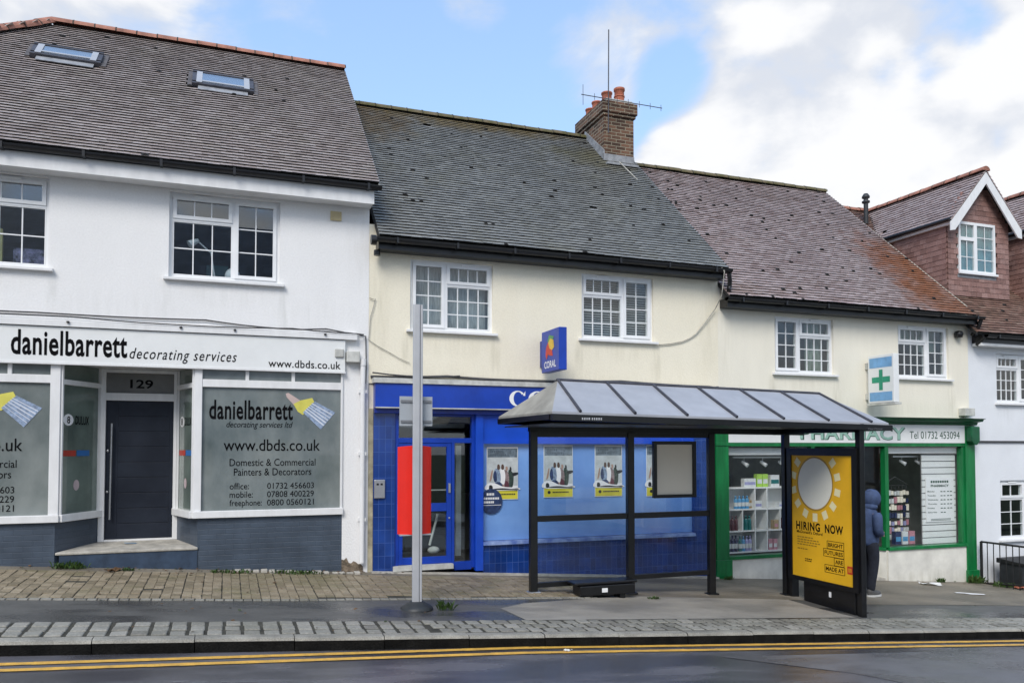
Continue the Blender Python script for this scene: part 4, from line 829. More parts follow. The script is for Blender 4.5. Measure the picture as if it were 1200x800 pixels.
# posters and the round sticker
def poster(x0, x1, z0, z1, lab):
    t = thing('window_poster', ((x0 + x1) / 2, .04, z0), lab, 'poster', 'posters in the betting shop window')
    wv, hv = x1 - x0, z1 - z0; P_ = lambda pts, m, d: mb.face([(x0 + u * wv, .045 - d, z0 + v * hv) for u, v in pts], m)
    mb = MB(); mb.box(x0, x1, .046, .058, z0, z1, 0); mb.build('board', M['sign_white'], t)
    mb = MB(); P_([(0.01, .01), (.99, .01), (.99, .155), (0.01, .17)], 0, .0); P_([(.0, .17), (.99, .155), (.99, .18), (.0, .195)], 3, .0)
    P_([(.02, .80), (.98, .80), (.98, .97), (.02, .97)], 1, .0)
    # a group of players: heads, shirts, arms, shorts
    def blob(pts, m, d, n=5):
        Q_ = []; L_ = len(pts)                       # closed Catmull-Rom outline
        for i in range(L_):
            p0, p1, p2, p3 = (pts[(i + j - 1) % L_] for j in range(4))
            for k in range(n):
                t_ = k / n; Q_.append(tuple(.5 * (2 * p1[c] + (p2[c] - p0[c]) * t_ + (2 * p0[c] - 5 * p1[c] + 4 * p2[c] - p3[c]) * t_ ** 2 + (3 * p1[c] - p0[c] - 3 * p2[c] + p3[c]) * t_ ** 3) for c in (0, 1)))
        P_(Q_, m, d)
    P_([(.01, .30), (.99, .26), (.99, .80), (.01, .80)], 11, .0001)
    blob([(.70, .56), (.80, .53), (.86, .45), (.83, .25), (.70, .22), (.68, .40)], 12, .0004); blob([(.82, .50), (.99, .51), (.99, .47), (.84, .44)], 3, .0005); blob([(.73, .61), (.78, .61), (.79, .55), (.74, .54)], 3, .0006)
    blob([(.56, .56), (.66, .53), (.71, .42), (.68, .24), (.56, .26), (.53, .42)], 6, .0007); blob([(.60, .62), (.66, .62), (.67, .56), (.61, .55)], 7, .0008); blob([(.55, .35), (.68, .33), (.70, .22), (.58, .20)], 8, .0009)
    blob([(.44, .58), (.55, .56), (.59, .44), (.55, .28), (.44, .26), (.42, .42)], 9, .0010); blob([(.47, .66), (.53, .66), (.55, .60), (.52, .565), (.46, .58)], 4, .0011); blob([(.46, .28), (.54, .28), (.53, .19), (.47, .20)], 7, .0011)
    blob([(.26, .58), (.37, .57), (.44, .46), (.42, .32), (.28, .30), (.22, .44)], 5, .0012); blob([(.24, .54), (.30, .52), (.32, .36), (.24, .34), (.20, .44)], 2, .0013); blob([(.34, .66), (.40, .66), (.42, .60), (.39, .565), (.33, .58)], 4, .0014)
    blob([(.15, .54), (.19, .55), (.16, .40), (.10, .34), (.09, .38)], 7, .0015); blob([(.28, .32), (.42, .33), (.50, .27), (.44, .23), (.28, .27)], 2, .0014)
    blob([(.01, .30), (.25, .31), (.55, .24), (.99, .22), (.99, .18), (.01, .18)], 9, .0016); blob([(.08, .27), (.16, .27), (.19, .22), (.14, .185), (.07, .20)], 3, .0017)
    blob([(.22, .205), (.50, .215), (.80, .20), (.97, .21), (.97, .185), (.22, .185)], 3, .0018)
    for (a, b, c, d) in ((.10, .52, .885, .93), (.10, .62, .825, .865)):
        k = a
        while k < b - .05: q = random.uniform(.035, .06); P_([(k, c), (k + q, c), (k + q, d), (k, d)], 10, .001); k += q + .018
    k = .30
    while k < .86: q = random.uniform(.03, .05); P_([(k, .085), (k + q, .085), (k + q, .112), (k, .112)], 3, .001); k += q + .012
    P_([(.18 + .055 * math.cos(j * .6283), .098 + .032 * math.sin(j * .6283)) for j in range(10)], 3, .001)
    mb.build('picture', PM, t); return t
PM = [mat('poster_acid_yellow', (.76, .68, .05), .5), mat('poster_grey_blue', (.20, .26, .31), .5, .3, 14), mat('poster_navy', (.03, .06, .17), .6, .3, 20), mat('poster_black', (.02, .022, .028), .6, .2, 20),
      mat('poster_brown_skin', (.10, .055, .04), .6), mat('poster_sky_shirt', (.34, .45, .62), .6, .3, 20), mat('poster_pink_grey', (.36, .27, .27), .6, .3, 20), mat('poster_skin', (.42, .27, .21), .6), mat('poster_maroon', (.14, .04, .06), .6), M['white_vinyl'], mat('poster_slate', (.09, .12, .15), .6), mat('poster_hazy_sky', (.58, .62, .62), .6, .12, 9), mat('poster_dark_green', (.05, .085, .07), .6, .3, 20)]
poster(3.985, 4.525, 1.22, 2.08, 'football poster with its corner under the round navy sticker by the blue shop door')
poster(4.985, 5.515, 1.235, 2.11, 'football poster behind the left pane of the bus shelter, nearest the left black post')
poster(5.93, 6.45, 1.23, 2.11, 'football poster beside the middle post of the bus shelter')
poster(6.93, 7.44, 1.215, 2.12, 'football poster mostly hidden by the cream notice in the shelter')
st = thing('round_sticker', (4.06, .02, 1.0), 'round navy window sticker with white writing over the first poster', 'sticker')
mb = MB(); mb.prism([(4.06 + .19 * math.cos(2 * math.pi * k / 36), 1.195 + .205 * math.sin(2 * math.pi * k / 36)) for k in range(36)][::-1], .036, .040, lambda p, q, t: (p, t, q)); mb.build('disc', PM[2], st)
mb = MB()
for (a, b, c, d) in ((3.98, 4.12, 1.29, 1.33), (3.93, 4.20, 1.225, 1.26), (3.93, 4.12, 1.165, 1.20)):
    k = a
    while k < b - .01: q = random.uniform(.016, .028); mb.face([(k, .0345, c), (k + q, .0345, c), (k + q, .0345, d), (k, .0345, d)]); k += q + .007
mb.face([(3.89, .0345, 1.13), (4.23, .0345, 1.13), (4.23, .0345, 1.138), (3.89, .0345, 1.138)]); mb.build('lettering', M['white_vinyl'], st)

# ================================================================== the pale cream house with the pharmacy
h3 = thing('pharmacy_house', (11.4, 0, gz(11.4)), 'pale cream house with a green and white pharmacy shopfront and a pink-grey tiled roof', 'house')
U1 = (9.655, 11.035, 3.475, 4.545); U2 = (12.655, 14.01, 3.475, 4.545)
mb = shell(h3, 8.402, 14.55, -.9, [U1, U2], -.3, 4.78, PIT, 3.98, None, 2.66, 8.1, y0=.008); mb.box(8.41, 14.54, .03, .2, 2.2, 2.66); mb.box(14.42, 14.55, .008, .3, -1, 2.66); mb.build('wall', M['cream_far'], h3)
mb = MB(); room(mb, 8.5, 14.4, .14, 2.5, 2.9, 4.75); mb.build('room_interior', [M['interior'], M['interior_floor']], h3)
rf, zr3 = roof_mb(8.43, 14.42, -.3, 4.78, PIT, 3.98, gauge=.098, jit=1.5, moss=.032)
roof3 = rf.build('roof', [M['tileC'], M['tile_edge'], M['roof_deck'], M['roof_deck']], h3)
rc = MB(); ridge_caps(rc, (8.43, 3.98, zr3 + .02), (14.42, 3.98, zr3 + .02), r=.10); rc.build('ridge_tiles', [M['moss_ridge'], M['joint']], roof3)
mb = MB(); gutter(mb, 8.36, 14.60, -.325, 4.745, .062); mb.box(8.44, 14.54, -.24, -.002, 4.60, 4.755); mb.tube([(14.56, -.3, 4.69), (14.56, -.24, 4.55), (14.57, -.08, 4.40)], .04, 8); mb.tube([(8.42, -.32, 5.18), (8.45, -.3, 5.05), (8.5, -.22, 4.98), (8.44, -.28, 4.88)], .04, 8); mb.build('gutter', M['black_pl'], h3)
window(h3, *U1, .008, [(.42, 0, None, (2, 4)), (.58, .32, (4, 1), (4, 3))], y_in=.05)
window(h3, *U2, .008, [(.58, .32, (4, 1), (4, 3)), (.42, 0, None, (2, 4))], y_in=.05)
mb = MB()
for x0, x1 in ((10.55, 10.98),):
    n = 12; mb.raw([(x0 + (x1 - x0) * k / n, .25 + .03 * math.sin(k * 2.1), z) for z in (3.48, 4.52) for k in range(n + 1)], [(k, k + 1, n + 2 + k, n + 1 + k) for k in range(n)], 0, True)
mb.box(13.5, 13.95, .30, .31, 4.05, 4.52); mb.box(12.7, 13.4, .30, .31, 4.2, 4.52); mb.build('curtain', M['curtain'], h3)
mb = MB(); mb.lathe((14.22, -.06, 4.40), [(.02, -.06), (.07, -.06), (.09, .02), (.06, .07), (.01, .08)], 12); mb.build('wall_lamp', M['black_pl'], h3)
# green shopfront
mb = MB()
mb.box(8.30, 8.565, -.06, .12, -.3, 2.56); mb.box(8.275, 8.60, -.10, .12, -.5, .05); mb.box(8.29, 8.58, -.075, .1, 2.10, 2.16); mb.build('pilaster', M['green'], h3, bevel=.006); mb = MB()
mb.box(14.35, 14.615, -.06, .12, -.9, 2.52); mb.box(14.33, 14.64, -.10, .12, -1.0, -.45)
mb.build('pilaster', M['green'], h3, bevel=.006)
mb = MB(); mb.prism([(-.30, 2.66), (0.03, 2.66), (0.03, 2.53), (-.08, 2.53), (-.10, 2.58), (-.22, 2.60), (-.24, 2.64)][::-1], 8.27, 14.66, lambda p, q, t: (t, p, q)); mb.build('cornice', M['green_dark'], h3)
mb = MB(); mb.prism([(14.36, 2.50), (14.60, 2.50), (14.60, 2.2), (14.52, 2.12), (14.44, 2.12), (14.36, 2.2)], -.2, -.06, lambda p, q, t: (p, t, q)); mb.build('console', M['green_dark'], h3, bevel=.02)
mb = MB(); mb.box(8.565, 14.35, -.045, .05, 2.09, 2.155); mb.box(10.44, 10.52, -.03, .09, .10, 2.09); mb.box(12.235, 12.325, -.03, .09, .10, 2.09); mb.box(14.275, 14.35, -.025, .09, .10, 2.09)
seg(mb, (11.75, .95), (12.28, .03), .0, .06, -.03, .05, .1, 2.09); seg(mb, (10.48, .03), (10.95, .95), .98, 1.03, -.03, .05, .1, 2.09)
for A, B in (((8.565, 0), (10.5, 0)), ((12.28, 0), (14.35, 0)), ((10.48, 0), (10.95, .95)), ((11.75, .95), (12.28, 0))):
    L = (Vector(B) - Vector(A)).length; seg(mb, A, B, 0, L, -.07, .1, .04, .10)
wg = mb.build('shop_window', M['green'], h3, bevel=.004)
mb = MB(); mb.box(8.565, 10.44, .03, .036, .10, 2.09); mb.box(12.325, 14.275, .03, .036, .10, 2.09); seg(mb, (10.48, .03), (10.95, .95), .05, .98, .0, .006, .1, 2.09); seg(mb, (11.75, .95), (12.28, .03), .06, 1.02, .0, .006, .1, 2.09); mb.build('pane', M['glass_shop'], wg)
for ab in ((((8.565, 0), (10.5, 0)), ((10.48, 0), (10.95, .95))), (((12.28, 0), (14.36, 0)), ((11.75, .95), (12.28, 0)))):
    mb = MB()
    for A, B in ab: L = (Vector(B) - Vector(A)).length; seg(mb, A, B, 0.0, L, -.035, .1, -1., .04)
    mb.build('stall_riser', M['shop_wall'], h3)
for q in ((8.57, 10.44, .10, .22, 1.93, 2.06), (12.33, 14.27, .10, .22, 1.95, 2.06)): mb = MB(); mb.box(*q); mb.build('pelmet', M['sign_white'], h3)
mb = MB(); mb.box(10.93, 11.0, .92, 1.0, -.35, 2.09); mb.box(11.70, 11.77, .92, 1.0, -.35, 2.09); mb.box(11.0, 11.70, .93, .99, 1.95, 2.09); mb.box(11.0, 11.70, .93, .99, -.35, -.1)
dg = mb.build('door', M['green_dark'], h3); mb = MB(); mb.box(11.0, 11.7, .955, .961, -.1, 1.95); mb.build('pane', M['glass'], dg)
mb = MB(); mb.hexa([(10.5, 0, -.6), (12.28, 0, -.7), (11.75, 1.0, -.7), (10.95, 1.0, -.6), (10.5, 0, gz(10.5) + .01), (12.28, 0, gz(12.28) + .05), (11.75, 1.0, -.36), (10.95, 1.0, -.36)]); mb.build('doorstep', M['stone'], h3)
mb = MB(); room(mb, 8.5, 14.4, .12, 4.5, -.35, 2.35); mb.face([(10.6, .03, 2.12), (12.2, .03, 2.12), (11.7, .95, 2.12), (10.95, .95, 2.12)]); mb.box(8.6, 10.2, 2.5, 2.6, -.3, 2.2); mb.build('shop_interior', [mat('shop_inner_wall', (.46, .46, .44), .9, .2, 2), M['interior_floor']], h3)
# sign lettering
s3 = thing('shop_sign', (11.4, -.05, 2.16), 'white fascia sign with pale green PHARMACY lettering and a telephone number', 'shop sign')
mb = MB(); mb.box(8.567, 14.348, -.05, .049, 2.158, 2.528); mb.build('board', M['sign_white'], s3, bevel=.004)
mb = MB(); F = lambda u, w_: (u, -.053, w_)
zt = 2.48; write(mb, 'PHARMACY', 10.16, 12.735, 2.225, 2.475, lambda u, w_: (u + .018, -.0525, w_ - .014), 1, bold=.035, spacing=1.05); write(mb, 'PHARMACY', 10.16, 12.735, 2.225, 2.475, lambda u, w_: (u, -.0545, w_), 0, bold=.02, spacing=1.05)
write(mb, 'Tel 01732 453094', 12.86, 14.20, 2.245, 2.395, F, 1); 
for k in (9.55, 9.64, 9.73, 9.80): mb.face([(k, -.053, 2.30), (k + .06, -.053, 2.30), (k + .06, -.053, 2.33), (k, -.053, 2.33)], 1)
mb.build('lettering', [M['pale_green_letter'], M['dark_green_letter']], s3)
p3 = thing('projecting_sign', (11.8, -.4, 2.92), 'white projecting pharmacy box sign with a green cross and blue bands', 'sign')
mb = MB(); mb.box(11.77, 11.90, -.73, -.10, 2.925, 3.84); mb.build('sign_box', M['sign_white'], p3, bevel=.008)
mb = MB(); mb.box(11.80, 11.87, -.10, .006, 3.0, 3.12); mb.box(11.80, 11.87, -.10, .006, 3.6, 3.72); mb.box(11.76, 11.92, -.76, -.08, 2.88, 2.92); mb.build('bracket', M['grubby_white'], p3)
mb = MB(); q = lambda y0, y1, z0, z1, m: mb.face([(11.767, -y0, z0), (11.767, -y1, z0), (11.767, -y1, z1), (11.767, -y0, z1)], m)
q(.14, .69, 3.60, 3.79, 1); q(.14, .69, 2.96, 3.13, 1); q(.375, .465, 3.165, 3.56, 0); q(.20, .374, 3.31, 3.42, 0); q(.466, .64, 3.31, 3.42, 0); mb.build('emblem', [mat('cross_green', (.02, .33, .19), .4), mat('band_blue', (.20, .44, .74), .4, .15, 5)], p3)
# goods in the pharmacy windows
sh = thing('display_shelf', (9.4, .35, .1), 'white cubby shelf unit of toiletries behind the left pharmacy window', 'shelf')
mb = MB(); X = [8.72, 9.33, 9.60, 10.22]
for z in (.11, .50, .90, 1.30): mb.box(8.72, 10.24, .22, .55, z, z + .025)
for x in X: mb.box(x, x + .022, .222, .548, .135, 1.30)
for x, z in ((9.05, .525), (9.9, .525), (9.95, .135)): mb.box(x, x + .02, .224, .546, z, z + .375)
mb.box(8.72, 10.24, .549, .56, .11, 1.32, 0); mb.build('carcass', M['sign_white'], sh)
bt = [mat('bottle_' + n, c, .3, .1, 20) for n, c in (('sky', (.08, .30, .55)), ('maroon', (.10, .02, .03)), ('teal', (.02, .16, .16)), ('navy', (.02, .03, .10)), ('lilac', (.36, .36, .60)), ('white', (.72, .74, .74)), ('lime', (.40, .66, .09)), ('tan', (.42, .30, .16)), ('pink', (.55, .25, .30)))]
def goods(kind, x, y, z, w_, h, m, lab, cap=5, grp='toiletries in the pharmacy window'):
    mb = MB()
    if kind == 'bottle':
        r = w_ / 2; mb.lathe((x, y, z), [(r, 0), (r, h * .68), (r * .8, h * .76), (r * .4, h * .8), (r * .4, h * .84), (r * .45, h * .84), (r * .45, h), (r * .2, h)], 12, 0); mb.lathe((x, y, z + h * .2), [(r * 1.02, 0), (r * 1.02, h * .3)], 12, 1)
    else: mb.box(x - w_ / 2, x + w_ / 2, y - .05, y + .05, z, z + h, 0); mb.box(x - w_ / 2 + .01, x + w_ / 2 - .01, y - .052, y - .0505, z + h * .25, z + h * .6, 1)
    o = mb.build(kind, [bt[m], bt[cap]]); tag(o, lab, kind, grp); return o
for k in range(4): goods('bottle', 8.96 + k * .085, .30, .925, .075, .24, 0, 'sky blue bottle on the top level of the white shelf', 5)
for k in range(3): goods('bottle', 9.10 + .22 + k * .07 - .04, .33, .925, .06, .20, 7, 'brown bottle on the top level of the white shelf', 5)
for k in range(3): goods('bottle', 8.80 + k * .078, .29, .525, .07, .27, 1, 'dark maroon bottle on the middle level of the white shelf', 1)
for k in range(3): goods('bottle', 9.10 + k * .078, .29, .525, .07, .27, 2, 'teal bottle on the middle level of the white shelf', 2)
for k in range(3): goods('bottle', 8.79 + k * .075, .28, .135, .07, .30, 3, 'navy bottle at the lower left of the white shelf', 5)
for k in range(4): goods('bottle', 9.04 + k * .075, .29, .135, .07, .28, (2, 0, 4, 4)[k], ('teal', 'sky blue', 'lilac', 'lilac')[k] + ' bottle on the lowest level of the white shelf', 5)
for k in range(2): goods('carton', 9.72 + k * .11, .32, .135 + .0, .09, .20, 8, 'pink carton on the lowest level of the white shelf', 5)
goods('carton', 9.84, .3, .525, .10, .17, 7, 'tan carton on the middle level of the white shelf', 8); goods('carton', 10.05, .32, .525, .1, .2, 1, 'maroon carton on the middle level of the white shelf', 8)
goods('carton', 9.44, .32, .925, .18, .14, 5, 'white carton on the upper right level of the white shelf', 4); goods('carton', 10.0, .32, .925, .16, .1, 5, 'white carton far along the top level of the white shelf', 4)
goods('carton', 9.28, .34, 1.326, .26, .16, 5, 'wide white carton on top of the white shelf', 4)
for k in range(2): goods('carton', 9.50 + k * .13, .34, 1.326, .12, .24, 6, 'lime green carton on top of the white shelf', 5)
goods('carton', 9.85, .34, 1.326, .2, .22, 5, 'tall pale carton at the right end on top of the white shelf', 2)
# black bag or coat standing in the left window
bgx = thing('black_bag', (8.95, .8, 1.0), 'dark hooded shape behind the white shelf in the left pharmacy window', 'bag')
mb = MB(); mb.ball((8.98, .80, 1.40), .22, .15, .42); mb.ball((9.02, .78, 1.72), .13, .12, .16); mb.build('bag_body', M['interior_floor'], bgx)
# track lights
for xa, xb, nm in ((8.9, 10.3, 'white track of window spotlights above the white shelf'), (12.75, 14.1, 'white track of window spotlights above the slatted display panel')):
    t = thing('spotlight_track', ((xa + xb) / 2, .3, 1.9), nm, 'light')
    mb = MB(); mb.box(xa, xb, .27, .31, 1.87, 1.90); mb.build('track', M['upvc'], t)
    for k in range(3):
        mb = MB(); x = xa + .25 + k * .42; mb.tube([(x, .29, 1.87), (x, .29, 1.80)], .008, 6); mb.tube([(x - .02, .33, 1.80), (x + .03, .22, 1.73)], [.025, .04], 10); mb.build('spotlight', M['upvc'], t)
# right window: slatted panel, hours board, wire stand
sp = thing('slatwall_panel', (13.7, .35, .1), 'white slatted display panel inside the right pharmacy window', 'display panel')
mb = MB(); mb.box(13.36, 14.27, .15, .17, .10, 1.93, 1)
for k in range(14): mb.box(13.36, 14.27, .13, .149, .105 + k * .13, .105 + k * .13 + .112)
mb.build('slats', [M['sign_white'], M['alu_dk']], sp)
hb = thing('opening_hours_board', (13.8, .12, .55), 'white opening hours notice hung on the slatted panel', 'notice')
mb = MB(); mb.box(13.44, 14.20, .11, .128, .55, 1.45); mb.build('board', M['white_vinyl'], hb)
mb = MB(); F = lambda u, w_: (u, .107, w_)
write(mb, 'PHARMACY', 13.57, 14.06, 1.26, 1.31, F, bold=.03)
k = 13.57
while k < 14.03: mb.face([(k, .107, 1.345), (k + .045, .107, 1.345), (k + .045, .107, 1.39), (k, .107, 1.39)]); k += .062
for i, d in enumerate(('Monday', 'Tuesday', 'Wednesday', 'Thursday', 'Friday', 'Saturday')):
    z = 1.15 - .085 * i; write(mb, d, 13.48, 13.48 + .032 * len(d), z, z + .035, F, bold=.01)
    for u in (13.83, 13.91, 14.01, 14.09)[:2 if i == 5 else 4]: mb.face([(u, .107, z + .006), (u + .055, .107, z + .006), (u + .055, .107, z + .024), (u, .107, z + .024)])
for z in (.60, .575): mb.face([(13.56, .107, z), (14.1, .107, z), (14.1, .107, z + .01), (13.56, .107, z + .01)])
mb.build('lettering', M['dark_green_letter'], hb)
DX = .26
ws = thing('wire_display_stand', (13.1, .5, -.3), 'wire stand of small hanging packets inside the right pharmacy window', 'stand')
mb = MB()
for k in range(7): mb.tube([(12.52 + DX + k * .1, .55, .1), (12.52 + DX + k * .1, .55, 1.28)], .006, 5)
for k in range(8): mb.tube([(12.5 + DX, .552, .2 + k * .155), (13.14 + DX, .552, .2 + k * .155)], .006, 5)
mb.tube([(12.5 + DX, .55, 1.3), (12.82 + DX, .55, 1.46), (13.14 + DX, .55, 1.3)], .012, 6); mb.build('frame', M['cable'], ws)
mb = MB(); 
for r in range(7):
    for k in range(8): x = 12.51 + DX + k * .08; z = .14 + r * .155; mb.box(x, x + random.uniform(.05, .072), .50, .53, z + random.uniform(0, .03), z + random.uniform(.09, .14), random.choice((0, 0, 5, 1, 2, 3, 0, 5)))
mb.build('packets', [M['board_cream'], bt[4], bt[3], bt[8], M['interior_floor'], bt[5]], ws)
for x, m, lab in ((13.0, 5, 'white bag of goods at the foot of the wire stand'), (13.18, 8, 'pink packet standing beside the slatted panel'), (12.82, 3, 'navy box at the foot of the wire stand')): goods('carton', x, .28, .105, .15, .26, m, lab, 0, 'packets on the right window sill')

# ================================================================== the white house at the far end, with its tile-hung dormers
h4 = thing('white_end_house', (17.5, 0, gz(17.5)), 'white rendered house at the far right with tile-hung roof dormers', 'house')
X1, X2 = (15.36, 16.75, 3.02, 4.06), (15.40, 16.9, .13, 1.37)
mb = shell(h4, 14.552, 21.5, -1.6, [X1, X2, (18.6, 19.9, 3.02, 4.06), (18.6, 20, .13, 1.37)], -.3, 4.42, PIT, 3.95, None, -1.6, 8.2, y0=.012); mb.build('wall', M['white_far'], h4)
mb = MB(); room(mb, 14.7, 21.3, .15, 2.5, 2.2, 4.3); room(mb, 14.7, 21.3, .15, 2.5, -.6, 2.1); mb.build('room_interior', [M['interior'], M['interior_floor']], h4)
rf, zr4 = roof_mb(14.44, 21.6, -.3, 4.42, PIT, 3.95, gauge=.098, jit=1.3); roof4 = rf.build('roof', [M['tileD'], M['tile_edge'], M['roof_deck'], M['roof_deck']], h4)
rc = MB(); ridge_caps(rc, (14.44, 3.95, zr4 + .02), (21.6, 3.95, zr4 + .02), r=.10); rc.build('ridge_tiles', [M['ridge'], M['joint']], roof4)
mb = MB(); gutter(mb, 14.66, 21.6, -.325, 4.385, .06); mb.box(14.66, 21.5, -.24, -.002, 4.24, 4.395); mb.tube([(14.66, -.30, 4.35), (14.68, -.1, 4.2)], .04, 8); mb.build('gutter', M['black_pl'], h4)
mb = MB(); mb.box(14.66, 21.5, -.22, -.001, 4.18, 4.238); mb.build('soffit', M['white_paint'], h4)
for q, a in ((X1, 4), (X2, 4), ((18.6, 19.9, 3.02, 4.06), 4), ((18.6, 20, .13, 1.37), 4)): window(h4, *q, .012, [(.5, .30, (2, 1), (2, 3)), (.5, .30, (2, 1), (2, 3))] if q[2] < 1 else [(.5, .28, (4, 1), (4, 3)), (.5, 0, None, (2, 4))], y_in=.05)
mb = MB(); mb.box(14.70, 21.5, -.02, .011, 2.17, 2.21); mb.build('string_course', M['cable'], h4)
mb = MB(); mb.box(14.25, 14.52, -.16, .007, 2.72, 2.88); mb.tube([(14.38, -.05, 2.72), (14.38, -.05, 2.60)], .03, 8); mb.build('junction_box', M['grubby_white'], h3, bevel=.01)
mb = MB(); mb.tube([(15.12, 3.3, 7.7), (15.12, 3.3, 8.35)], .055, 12); mb.lathe((15.12, 3.3, 8.22), [(.055, 0), (.095, .02), (.095, .06), (.055, .08), (.055, .12), (.095, .14), (.095, .18), (.05, .25), (.01, .26)], 14); mb.build('vent_pipe', M['rubber'], h4)
zr_ = lambda y: 4.42 + T42 * (y + .3)
def hung(mb, O, U, V, W, H, clip=None):       # hung wall tiles: U along the wall, V up
    tiles(mb, O, U, V, W, H, .115, .165, clip, 0, 1, lift=.022, jit=.8, miss=0)
def dormer(x0, x1, yf, z0, ze, zr):
    xm = (x0 + x1) / 2; d = MB(); yb = (zr - 4.42) / T42 - .3
    d.face([(x0, yf + .012, z0), (x1, yf + .012, z0), (x1, yf + .012, ze), (xm, yf + .012, zr - .03), (x0, yf + .012, ze)], 2)
    for x in (x0, x1): d.face([(x, yf + .012, zr_(yf) - .1), (x, yf + .012, ze), (x, (ze - 4.42) / T42 - .3, ze)], 2)
    sl_ = (zr - ze) / (xm - x0)
    wx0, wx1, wz0, wz1 = x0 + .30, x0 + 1.40, z0 + .52, z0 + 1.66
    def cf(u, v):
        X, Z = x0 + u, z0 + v
        if wx0 - .02 < X < wx1 + .02 and wz0 - .1 < Z < wz1: return False
        return Z < ze + sl_ * min(X - x0, x1 - X)
    hung(d, (x0, yf, z0), (1, 0, 0), (0, 0, 1), x1 - x0, zr - z0, cf)
    Lc = (ze - 4.42) / T42 - .3 - yf
    hung(d, (x0, yf + Lc, z0), (0, -1, 0), (0, 0, 1), Lc, ze - z0, lambda u, v: z0 + v > zr_(yf + Lc - u) - .03)
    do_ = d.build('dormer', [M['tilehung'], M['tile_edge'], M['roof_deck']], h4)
    ov = .13; yo = yf - .24; r = MB()
    cs = (xm - x0 + ov); L = math.hypot(cs, sl_ * cs); un = (cs / L, sl_ * cs / L); zlow = ze - sl_ * ov + .05
    for sgn in (-1, 1):
        xe = xm + sgn * cs
        O = (xe, yo + 4.2, zlow) if sgn < 0 else (xe, yo, zlow); Uv = (0, -1, 0) if sgn < 0 else (0, 1, 0)
        S = (-sgn * un[0], 0, un[1])
        def cl(u, s_, sgn=sgn): y = (yo + 4.2 - u) if sgn < 0 else yo + u; return zlow + s_ * un[1] > zr_(y) - .02
        tiles(r, O, Uv, S, 4.2, L, .1, .165, cl, 0, 1)
        r.face([(xe, yo, zlow - .01), (xm, yo, zr + .04), (xm, (zr - 4.42) / T42 - .3, zr + .04), (xe, (zlow - 4.42) / T42 - .3, zlow - .01)][::sgn], 2)
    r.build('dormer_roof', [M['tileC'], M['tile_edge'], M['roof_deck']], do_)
    r = MB(); ridge_caps(r, (xm, yo - .02, zr + .09), (xm, yb, zr + .09), r=.10); r.build('dormer_ridge_tiles', [M['ridge'], M['joint']], do_)
    b = MB()
    for sgn in (-1, 1):
        pl = [(xm, zr + .02), (xm + sgn * (cs + .02), zlow - .03), (xm + sgn * (cs + .02), zlow - .22), (xm + sgn * (cs - .1), zlow - .20), (xm, zr - .24)]
        b.prism(pl if sgn < 0 else pl[::-1], yo - .0 - (.002 if sgn > 0 else 0), yo + .03, lambda p, q, t: (p, t, q))
    b.build('bargeboard', M['white_paint'], do_)
    b = MB(); b.box(x0 - .10, x0 - .004, yo + .05, (ze - 4.42) / T42 - .3, ze - .16, ze - .08); b.build('eaves_board', M['white_far'], do_)
    b = MB(); b.tube([(x0 - .15, yo + .02, ze - .07), (x0 - .15, (ze - 4.42) / T42 - .42, ze - .07)], .045, 8); b.build('dormer_gutter', M['black_pl'], do_)
    b = MB(); b.box(wx0 - .03, wx1 + .03, yf - .03, yf, wz0 - .11, wz0 - .03); b.box(wx0, wx1, yf + .1, yf + .2, wz0, wz1); b.build('lead_apron', M['lead'], do_)
    # a window standing proud of the tiles
    f = MB(); g_ = MB(); y0 = yf - .05
    f.box(wx0, wx0 + .05, y0, yf + .04, wz0, wz1); f.box(wx1 - .05, wx1, y0, yf + .04, wz0, wz1); f.box(wx0 + .05, wx1 - .05, y0 + .001, yf + .04, wz0, wz0 + .06); f.box(wx0 + .05, wx1 - .05, y0 + .001, yf + .04, wz1 - .06, wz1)
    xc = wx0 + .50; f.box(xc - .045, xc + .045, y0 + .002, yf + .04, wz0 + .06, wz1 - .06); f.box(wx0 + .05, xc - .045, y0 + .003, yf + .04, wz1 - .42, wz1 - .34)
    g_.box(wx0 + .05, xc - .045, y0 + .03, y0 + .036, wz0 + .06, wz1 - .06); g_.box(xc + .045, wx1 - .05, y0 + .03, y0 + .036, wz0 + .06, wz1 - .06)
    for a, b_, nx, zs in ((wx0 + .05, xc - .045, 2, (wz0 + .36,)), (xc + .045, wx1 - .05, 2, (wz0 + .32, wz0 + .56, wz0 + .82))):
        q = (a + b_) / 2; f.box(q - .008, q + .008, y0 + .02, y0 + .028, wz0 + .06, wz1 - .06)
        for z in zs: f.box(a, b_, y0 + .021, y0 + .027, z - .008, z + .008)
    f.box(wx0 - .03, wx1 + .03, yf - .09, yf - .05, wz0 - .035, wz0 + .012)
    fo = f.build('dormer_window', M['upvc'], do_)
    for v in g_.v: pass
    g_.build('dormer_pane', M['glass_sky'], do_)
    b = MB(); b.box(wx0 + .06, wx1 - .06, y0 + .06, y0 + .062, wz0 + .06, wz1 - .06); b.build('blind', mat('seafoam_blind', (.20, .36, .33), .8, .25, 5), do_)
dormer(14.88, 16.72, .75, 5.42, 7.10, 8.16)
dormer(17.35, 19.2, .75, 5.42, 7.10, 8.16)
